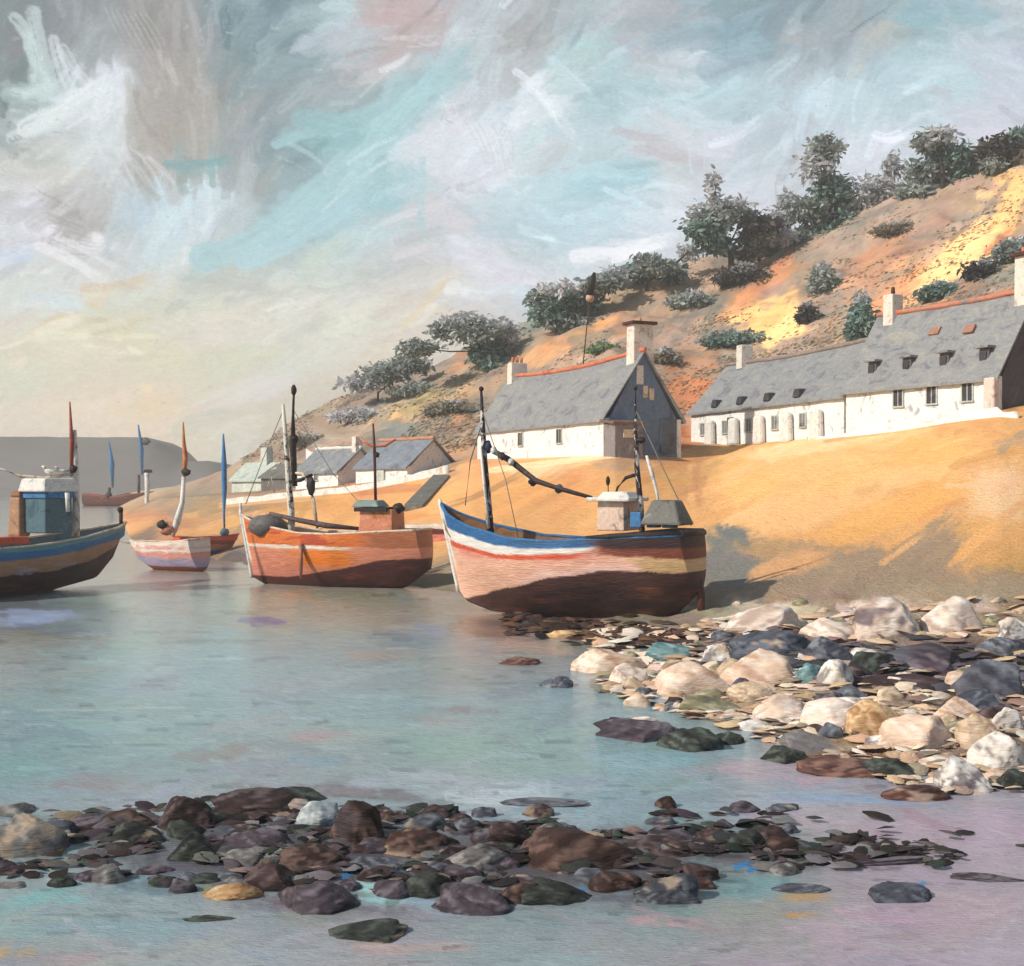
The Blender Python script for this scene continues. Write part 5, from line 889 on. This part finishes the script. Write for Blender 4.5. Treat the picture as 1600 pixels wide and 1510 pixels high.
BIG = [ # px, py, w, h, palette, label
 (35,1300,120,80,'grey','big grey rock with a whitish top at the left edge, front heap'),(285,1266,84,66,'dark','squarish maroon rock standing highest at the left of the front heap'),(205,1300,88,42,'green','greenish black rock left of the squarish maroon one, front heap'),(300,1324,78,50,'green','black green rounded rock just below the squarish maroon one'),
 (140,1278,90,26,'mauve','flat brownish slab between the left edge rock and the maroon rock'),(405,1250,150,52,'dark','broad dark maroon slab behind the front heap, above the heap centre'),(455,1242,110,34,'green','long dark green grey slab on the far side of the front heap'),(492,1272,78,52,'pale','pale lilac and yellow rock, the only pale one in the front heap'),(562,1282,84,84,'brown','tall red brown rock right beside the pale lilac one'),
 (648,1312,120,54,'brown','domed red brown rock right of the tall red brown one'),(480,1338,118,50,'brown','very dark brown domed rock in the centre of the front heap'),(395,1310,110,44,'mauve','mauve grey rock left of the dark domed centre rock'),(420,1368,90,52,'dark','dark rock below the centre of the front heap, left of the aqua patch'),(495,1402,130,56,'mauve','mauve brown rock immediately left of the pale aqua patch'),
 (358,1390,84,34,'ochre','low yellow tan rock below the heap, left'),(575,1446,118,46,'green','isolated black green rock nearest the viewer at the bottom'),(332,1434,90,14,'green','thin dark reef just breaking the surface near the bottom left'),(665,1378,84,50,'green','green grey rock right of the pale aqua patch'),(735,1400,120,56,'mauve','grey brown rock in the lower middle of the front heap'),
 (745,1335,110,52,'grey','creamy grey rock between the two red brown groups'),(792,1300,84,44,'dark','dark rock touching the left side of the largest red brown rock'),(900,1318,190,86,'brown','largest red brown rock, right centre of the front heap'),(862,1388,120,48,'green','dark olive rock under the largest red brown rock'),(1030,1318,130,44,'dark','long dark rock stretching right of the largest red brown one'),
 (1045,1388,96,56,'slate','dusky slate rock right of the largest red brown rock, lower'),(960,1372,80,44,'brown','brown rock tucked between the olive and slate rocks'),(1172,1312,70,44,'green','green black knob at the right end of the front heap'),(1118,1306,64,30,'dark','small maroon slab left of the green black knob'),(1235,1326,96,18,'green','thin greenish reef right of the green black knob'),
 (1335,1346,210,16,'mauve','long thin maroon reef reaching towards the right edge'),(1550,1372,110,16,'mauve','last thin maroon reef by the right edge, low down'),(1412,1388,92,46,'navy','dark blue rock alone in the lilac shallows at the lower right'),(1250,1385,100,22,'slate','flat slate reef left of the lone dark blue rock'),(830,1252,160,18,'slate','long slate reef behind the largest red brown rock'),(720,1290,90,30,'mauve','mauve rock right of the domed red brown rock'),(595,1348,100,34,'slate','slate grey rock above the pale aqua patch'),
 # right-hand shore
 (1205,1004,115,42,'navy','long blue black rock high on the shore, nearest the largest boat stern'),(1300,1016,78,38,'slate','slate rock right of the long blue black one'),(1368,1030,72,42,'green','green black rock above the white rimmed one'),(1460,1022,130,50,'mauve','big mauve grey rock in the dark middle band of the shore'),(1430,1064,160,34,'dark','long dark rock under the big mauve grey one'),(1562,1066,110,60,'slate','massive dark grey rock at the right edge of the shore'),
 (1312,1054,56,46,'white','black and white speckled rock with a white rim'),(1268,1052,50,32,'teal','small teal grey rock left of the speckled one'),(1528,1094,90,36,'navy','navy rock below the massive one'),(1572,1008,70,38,'slate','grey rock high on the shore by the right edge'),(1200,964,116,40,'cream','broad mottled cream rock topmost left on the shore'),(1392,968,112,58,'cream','pointed cream rock topmost in the middle of the shore'),
 (1315,986,96,36,'cream','low cream rock left of the pointed one'),(1500,966,96,56,'cream','cream rock topmost right, below the sand'),(1582,988,56,40,'white','white rock at the right edge below the sand'),(945,1032,124,44,'peach','pinkish cream rock farthest left on the shore'),(985,1052,64,44,'cream','pale cream rock beside the farthest left one'),(1085,1058,136,60,'peach','big smooth peach rock on the water side of the shore'),
 (1122,1020,48,44,'white','small white edged rock above the big peach one'),(1190,1046,104,56,'peach','peach rock with a squared right side, mid shore'),(1055,1016,92,28,'teal','flat turquoise rock under the stern of the largest boat'),(1115,1102,110,32,'olive','olive tan slab below the big peach rock'),(1230,1108,96,44,'cream','cream rock leading down from the squared peach one'),(1305,1112,120,56,'cream','big rounded cream rock in the centre of the pale boulders'),
 (1372,1120,84,64,'ochre','ochre and peach rock right of the big rounded cream one'),(1442,1136,126,70,'peach','large pinkish rock in the lower pale boulders'),(1540,1142,70,62,'tan','tan rock under the navy one'),(1385,1160,70,26,'white','small whitish slab below the ochre rock'),(1582,1122,56,44,'white','white rock at the right edge under the massive one'),(1570,1180,90,64,'white','large white rock low at the right edge'),(1508,1212,78,56,'white','mottled white boulder lowest on the shore'),
 (1290,1160,130,44,'tan','tan slab below the big rounded cream rock'),(1340,1196,150,36,'rust','long brown rock at the waterline, right of the dark trio'),(1005,1138,130,44,'mauve','dark mauve rock alone in the water, left of the shore'),(1082,1152,92,46,'green','green black rock joined to the lone mauve one'),(1140,1150,56,28,'green','small dark green rock between the black green one and the shore'),(1228,1176,84,34,'green','dark green rock at the waterline below the cream ones'),
 (1390,1196,84,44,'green','near black green rock on the brown waterline slab'),(1440,1238,110,30,'rust','mauve brown rock lowest at the waterline'),(1590,1218,56,36,'green','dark rock in the water by the right edge'),(818,1032,70,16,'rust','thin dark red rock in the water below the largest boat'),(872,1066,52,20,'slate','small slate rock left of the farthest left pinkish rock'),(882,990,64,16,'ochre','ochre flat stone under the keel of the largest boat'),(1500,1110,70,36,'peach','peach rock wedged below the navy one'),(1180,1080,70,30,'tan','tan rock between the peach rocks and the olive slab')]
BIG = sorted(BIG, key=lambda q: q[1])
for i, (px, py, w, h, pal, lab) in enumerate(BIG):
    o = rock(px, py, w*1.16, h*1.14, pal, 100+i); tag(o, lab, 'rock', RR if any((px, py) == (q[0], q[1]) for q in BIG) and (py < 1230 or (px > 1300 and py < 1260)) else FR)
PNAME = {'dark': 'maroon', 'brown': 'brown', 'green': 'greenish black', 'mauve': 'mauve', 'grey': 'grey', 'navy': 'blue black', 'cream': 'cream', 'peach': 'peach', 'white': 'white', 'tan': 'tan', 'ochre': 'ochre', 'teal': 'teal', 'slate': 'slate grey', 'rust': 'rusty', 'pale': 'pale', 'olive': 'olive'}
USED = set()
def small(n, boxf, pals, label, group, wr, seed0):
    R = random.Random(seed0); k = 0; tries = 0; guard = 0
    while k < n and guard < 6000:
        guard += 1
        px, py = boxf(R); w = R.uniform(*wr); pal = R.choice(pals); q = min(BIG, key=lambda b: ((b[0]-px)/b[2])**2+((b[1]-py)/b[3])**2); near = q[5].split(',')[0]; dx, dy = (px-q[0])/q[2], (py-q[1])/q[3]
        side = ('left of' if dx < 0 else 'right of') if abs(dx) > abs(dy)*.8 else ('just behind' if dy < 0 else 'just in front of')
        lab = 'small %s stone %s the %s' % (PNAME[pal], side, near); lab = ' '.join(lab.split()[:16])
        if lab in USED:
            tries += 1
            if tries < 900: continue
            lab = lab.replace('small', 'tiny', 1)
            if lab in USED or w > 34: continue
        USED.add(lab); tries += 0
        o = rock(px, py, w, w*R.uniform(.3, .6), pal, seed0+k, 'small_rock', sub=3); tag(o, lab, 'rock', group); k += 1
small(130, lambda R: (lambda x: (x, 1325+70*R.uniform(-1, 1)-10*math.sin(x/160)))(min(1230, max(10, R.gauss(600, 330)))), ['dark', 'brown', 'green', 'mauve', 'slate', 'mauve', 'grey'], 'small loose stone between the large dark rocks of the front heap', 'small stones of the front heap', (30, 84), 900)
small(84, lambda R: (lambda x: (x, 985+(x-900)*.12+R.uniform(-25, 135)))(R.uniform(980, 1610)), ['cream', 'peach', 'tan', 'white', 'mauve', 'slate', 'olive', 'dark'], 'small loose stone between the large boulders of the right-hand shore', 'small stones of the right-hand shore', (24, 66), 1500)
small(22, lambda R: (R.uniform(1100, 1600), 945+R.uniform(-8, 30)), ['cream', 'peach', 'tan', 'olive'], 'small pale stone where the sand meets the top of the shore rocks', 'small pale stones at the sand edge', (14, 36), 2300)

# ------------------------------------------------------------------ low scrub and dry grass covering the hillside
def scrub():
    R = np.random.RandomState(77); n = 16000; P = []; col = []
    while len(P) < n:
        px = R.uniform(380, 1640, 4000); t = R.uniform(6.0, 8.05, 4000)
        for x, q in zip(px, t):
            j = int(np.clip(np.interp(x, colpx, np.arange(len(colpx))), 0, len(colpx)-2)); i = int(np.searchsorted(tt, q))
            i = min(i, len(tt)-1); X, Y, Z = TXX[i, j]+R.uniform(-.3, .3), TY[i, j]+R.uniform(-.4, .4), TZ[i, j]
            m = float(fbm(np.array([X/7.]), np.array([Y/7.]), 41, 3)[0])
            if m < .53+R.uniform(-.1, .08): continue
            P.append((X, Y, Z+.05)); h = R.rand()
            col.append((126,120,108) if h < .3 else (150,132,112) if h < .6 else (104,110,98) if h < .8 else (188,146,106) if h < .93 else (92,84,80))
            if len(P) >= n: break
    P = np.array(P); c = lin(np.clip(np.array(col)*1.16+R.normal(size=(n, 1))*9, 0, 255))
    l = R.uniform(.16, .5, n)[:, None]; a = R.uniform(-.9, .5, n); ax = np.stack([np.cos(a), R.normal(size=n)*.4, np.abs(np.sin(a))*.7+.25], 1); ax /= np.linalg.norm(ax, axis=1)[:, None]
    sd = np.cross(ax, np.stack([np.zeros(n), np.ones(n), R.normal(size=n)*.5], 1)); sd /= np.linalg.norm(sd, axis=1)[:, None]; w = l*R.uniform(.2, .4, n)[:, None]
    V = np.stack([P+ax*l*u+sd*w*ww*g for u, ww in ((-.5, .4), (0, 1), (.5, .2)) for g in (-.5, .5)], 1).reshape(-1, 3); b = np.arange(n)[:, None]*6
    Fq = np.concatenate([b+np.array((0, 1, 3, 2)), b+np.array((2, 3, 5, 4))]); me = bpy.data.meshes.new('scrub'); me.from_pydata(V.tolist(), [], Fq.tolist()); me.update()
    ca = me.color_attributes.new('Col', 'FLOAT_COLOR', 'POINT'); ca.data.foreach_set('color', np.concatenate([np.repeat(c, 6, 0), np.ones((6*n, 1))], 1).astype(np.float32).ravel())
    me.materials.append(LEAF); o = bpy.data.objects.new('scrub', me); C.objects.link(o); tag(o, 'low brown and grey scrub scattered in drifts over the hillside behind the houses', 'scrub', kind='stuff')
scrub()

# ------------------------------------------------------------------ weed between the front rocks, broken shingle between the shore boulders
def flakes(name, label, cat, n, sampler, pal, size, lift, mat, seed, tilt=.25, jit=9):
    """a litter of small bent flakes lying on the ground or the water"""
    R = np.random.RandomState(seed); P = []; K = []
    while len(P) < n:
        px, py, k = sampler(R); Y = CAM_H*F/(py-755)
        if ground((px-800)/F*Y, Y) > -.02: p = hit(px, py, 10, 60)
        else: p = Vector(((px-800)/F*Y, Y, 0))
        P.append((p.x, p.y, max(p.z, 0)+R.uniform(*lift))); K.append(k)
    P = np.array(P); pl = np.array(pal, float)[np.array(K)]; c = lin(np.clip(pl+R.normal(size=(n, 1))*jit+R.normal(size=(n, 3))*3, 0, 255))*.95
    sc = (P[:, 1]/20.)[:, None]; l = R.uniform(size[0], size[1], n)[:, None]*sc; a = R.normal(size=n)*.55
    ax = np.stack([np.cos(a), np.sin(a), R.normal(size=n)*tilt*.5], 1); ax /= np.linalg.norm(ax, axis=1)[:, None]
    sd = np.stack([-np.sin(a), np.cos(a), R.normal(size=n)*tilt+.15], 1); sd /= np.linalg.norm(sd, axis=1)[:, None]; up = np.cross(ax, sd); w = l*R.uniform(.35, .75, n)[:, None]
    rows = [(-.5, .25, 0), (-.3, .8, .03), (0, 1, .07), (.3, .75, .04), (.5, .15, 0)]; V = []
    for u, ww, h in rows:
        for g in (-.5, 0, .5): V.append(P+ax*l*(u+R.normal(size=(n, 1))*.05)+sd*w*(ww*g+R.normal(size=(n, 1))*.06)+up*l*(h*(1.6 if g == 0 else .2)))
    V = np.stack(V, 1).reshape(-1, 3); b = np.arange(n)[:, None]*15
    Fq = np.concatenate([b+np.array((3*i+j, 3*i+j+1, 3*i+j+4, 3*i+j+3)) for i in range(4) for j in range(2)])
    me = bpy.data.meshes.new(name); me.from_pydata(V.tolist(), [], Fq.tolist()); me.update(); me.polygons.foreach_set('use_smooth', [True]*len(me.polygons))
    ca = me.color_attributes.new('Col', 'FLOAT_COLOR', 'POINT'); ca.data.foreach_set('color', np.concatenate([np.repeat(c, 15, 0), np.ones((15*n, 1))], 1).astype(np.float32).ravel())
    me.materials.append(mat); o = bpy.data.objects.new(name, me); C.objects.link(o); tag(o, label, cat, kind='stuff')
def s_weed(R):
    x = R.normal(600, 320); y = 1325+np.clip(R.normal()*36, -62, 66)*(1-.35*abs(x-600)/700)-8*math.sin(x/160.)
    if R.rand() < .18: x, y = R.uniform(900, 1500), 1335+R.normal()*10
    if vn(np.array([x/55.]), np.array([y/16.]), 3)[0] < .45: return s_weed(R)
    return min(1600, max(-10, x)), min(1450, max(1228, y)), int(R.choice(7, p=[.22, .2, .18, .14, .12, .08, .06]))
flakes('seaweed', 'dark brown, greenish and mauve seaweed matted between the rocks in front', 'seaweed', 900, s_weed, [(56,44,42), (44,38,36), (74,64,68), (52,58,54), (100,92,94), (124,122,122), (136,116,104)], (.14, .52), (.01, .08), ROCKM, 5)
def s_keel_shade(R):
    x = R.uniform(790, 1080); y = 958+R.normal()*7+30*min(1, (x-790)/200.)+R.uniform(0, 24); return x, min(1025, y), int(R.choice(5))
flakes('keel_shade_wrack', 'dark brown wrack flakes standing in for the shadow on the wet sand under the keel of the largest boat', 'seaweed', 420, s_keel_shade, [(64,44,38), (50,34,32), (84,60,50), (104,74,54), (72,60,58)], (.12, .4), (.01, .08), ROCKM, 8)  # dark flakes added to give the shade below the hull, coloured as wrack
def s_sh(R):
    x = R.uniform(930, 1620); t = (x-930)/690; y = R.uniform(1010-60*t-20, 1080+165*min(1, t*1.3)); dark = (abs(y-(1010+40*t)) < 26+20*t and x > 1120)
    return x, min(1240, max(938, y)), int(R.choice([5, 6, 7, 8], p=[.35, .3, .2, .15]) if dark and R.rand() < .75 else R.choice([0, 1, 2, 3, 4, 8], p=[.26, .22, .2, .14, .1, .08]))
flakes('shingle', 'cream, peach and dark broken shingle between the boulders of the right-hand shore', 'shingle', 1150, s_sh, [(230,208,184), (222,184,152), (206,172,136), (240,226,212), (170,150,130), (70,62,72), (96,90,100), (60,60,62), (146,120,108)], (.14, .5), (.02, .10), ROCKM, 6)

HAZE = .0008
# ------------------------------------------------------------------ the damp sea air that softens the far hill
hm = bpy.data.materials.new('sea_haze'); hm.use_nodes = True; hn = hm.node_tree.nodes; hn.remove(hn['Principled BSDF']); pv = hn.new('ShaderNodeVolumePrincipled')
pv.inputs['Density'].default_value = HAZE; pv.inputs['Color'].default_value = (1.0, .975, .93, 1); hm.node_tree.links.new(pv.outputs[0], hn['Material Output'].inputs['Volume'])
hz = MB().box((0, 340, 28), (2600, 760, 74)); hz = hz.build('haze', hm); tag(hz, 'thin pale sea haze over the whole harbour', 'haze', kind='stuff')
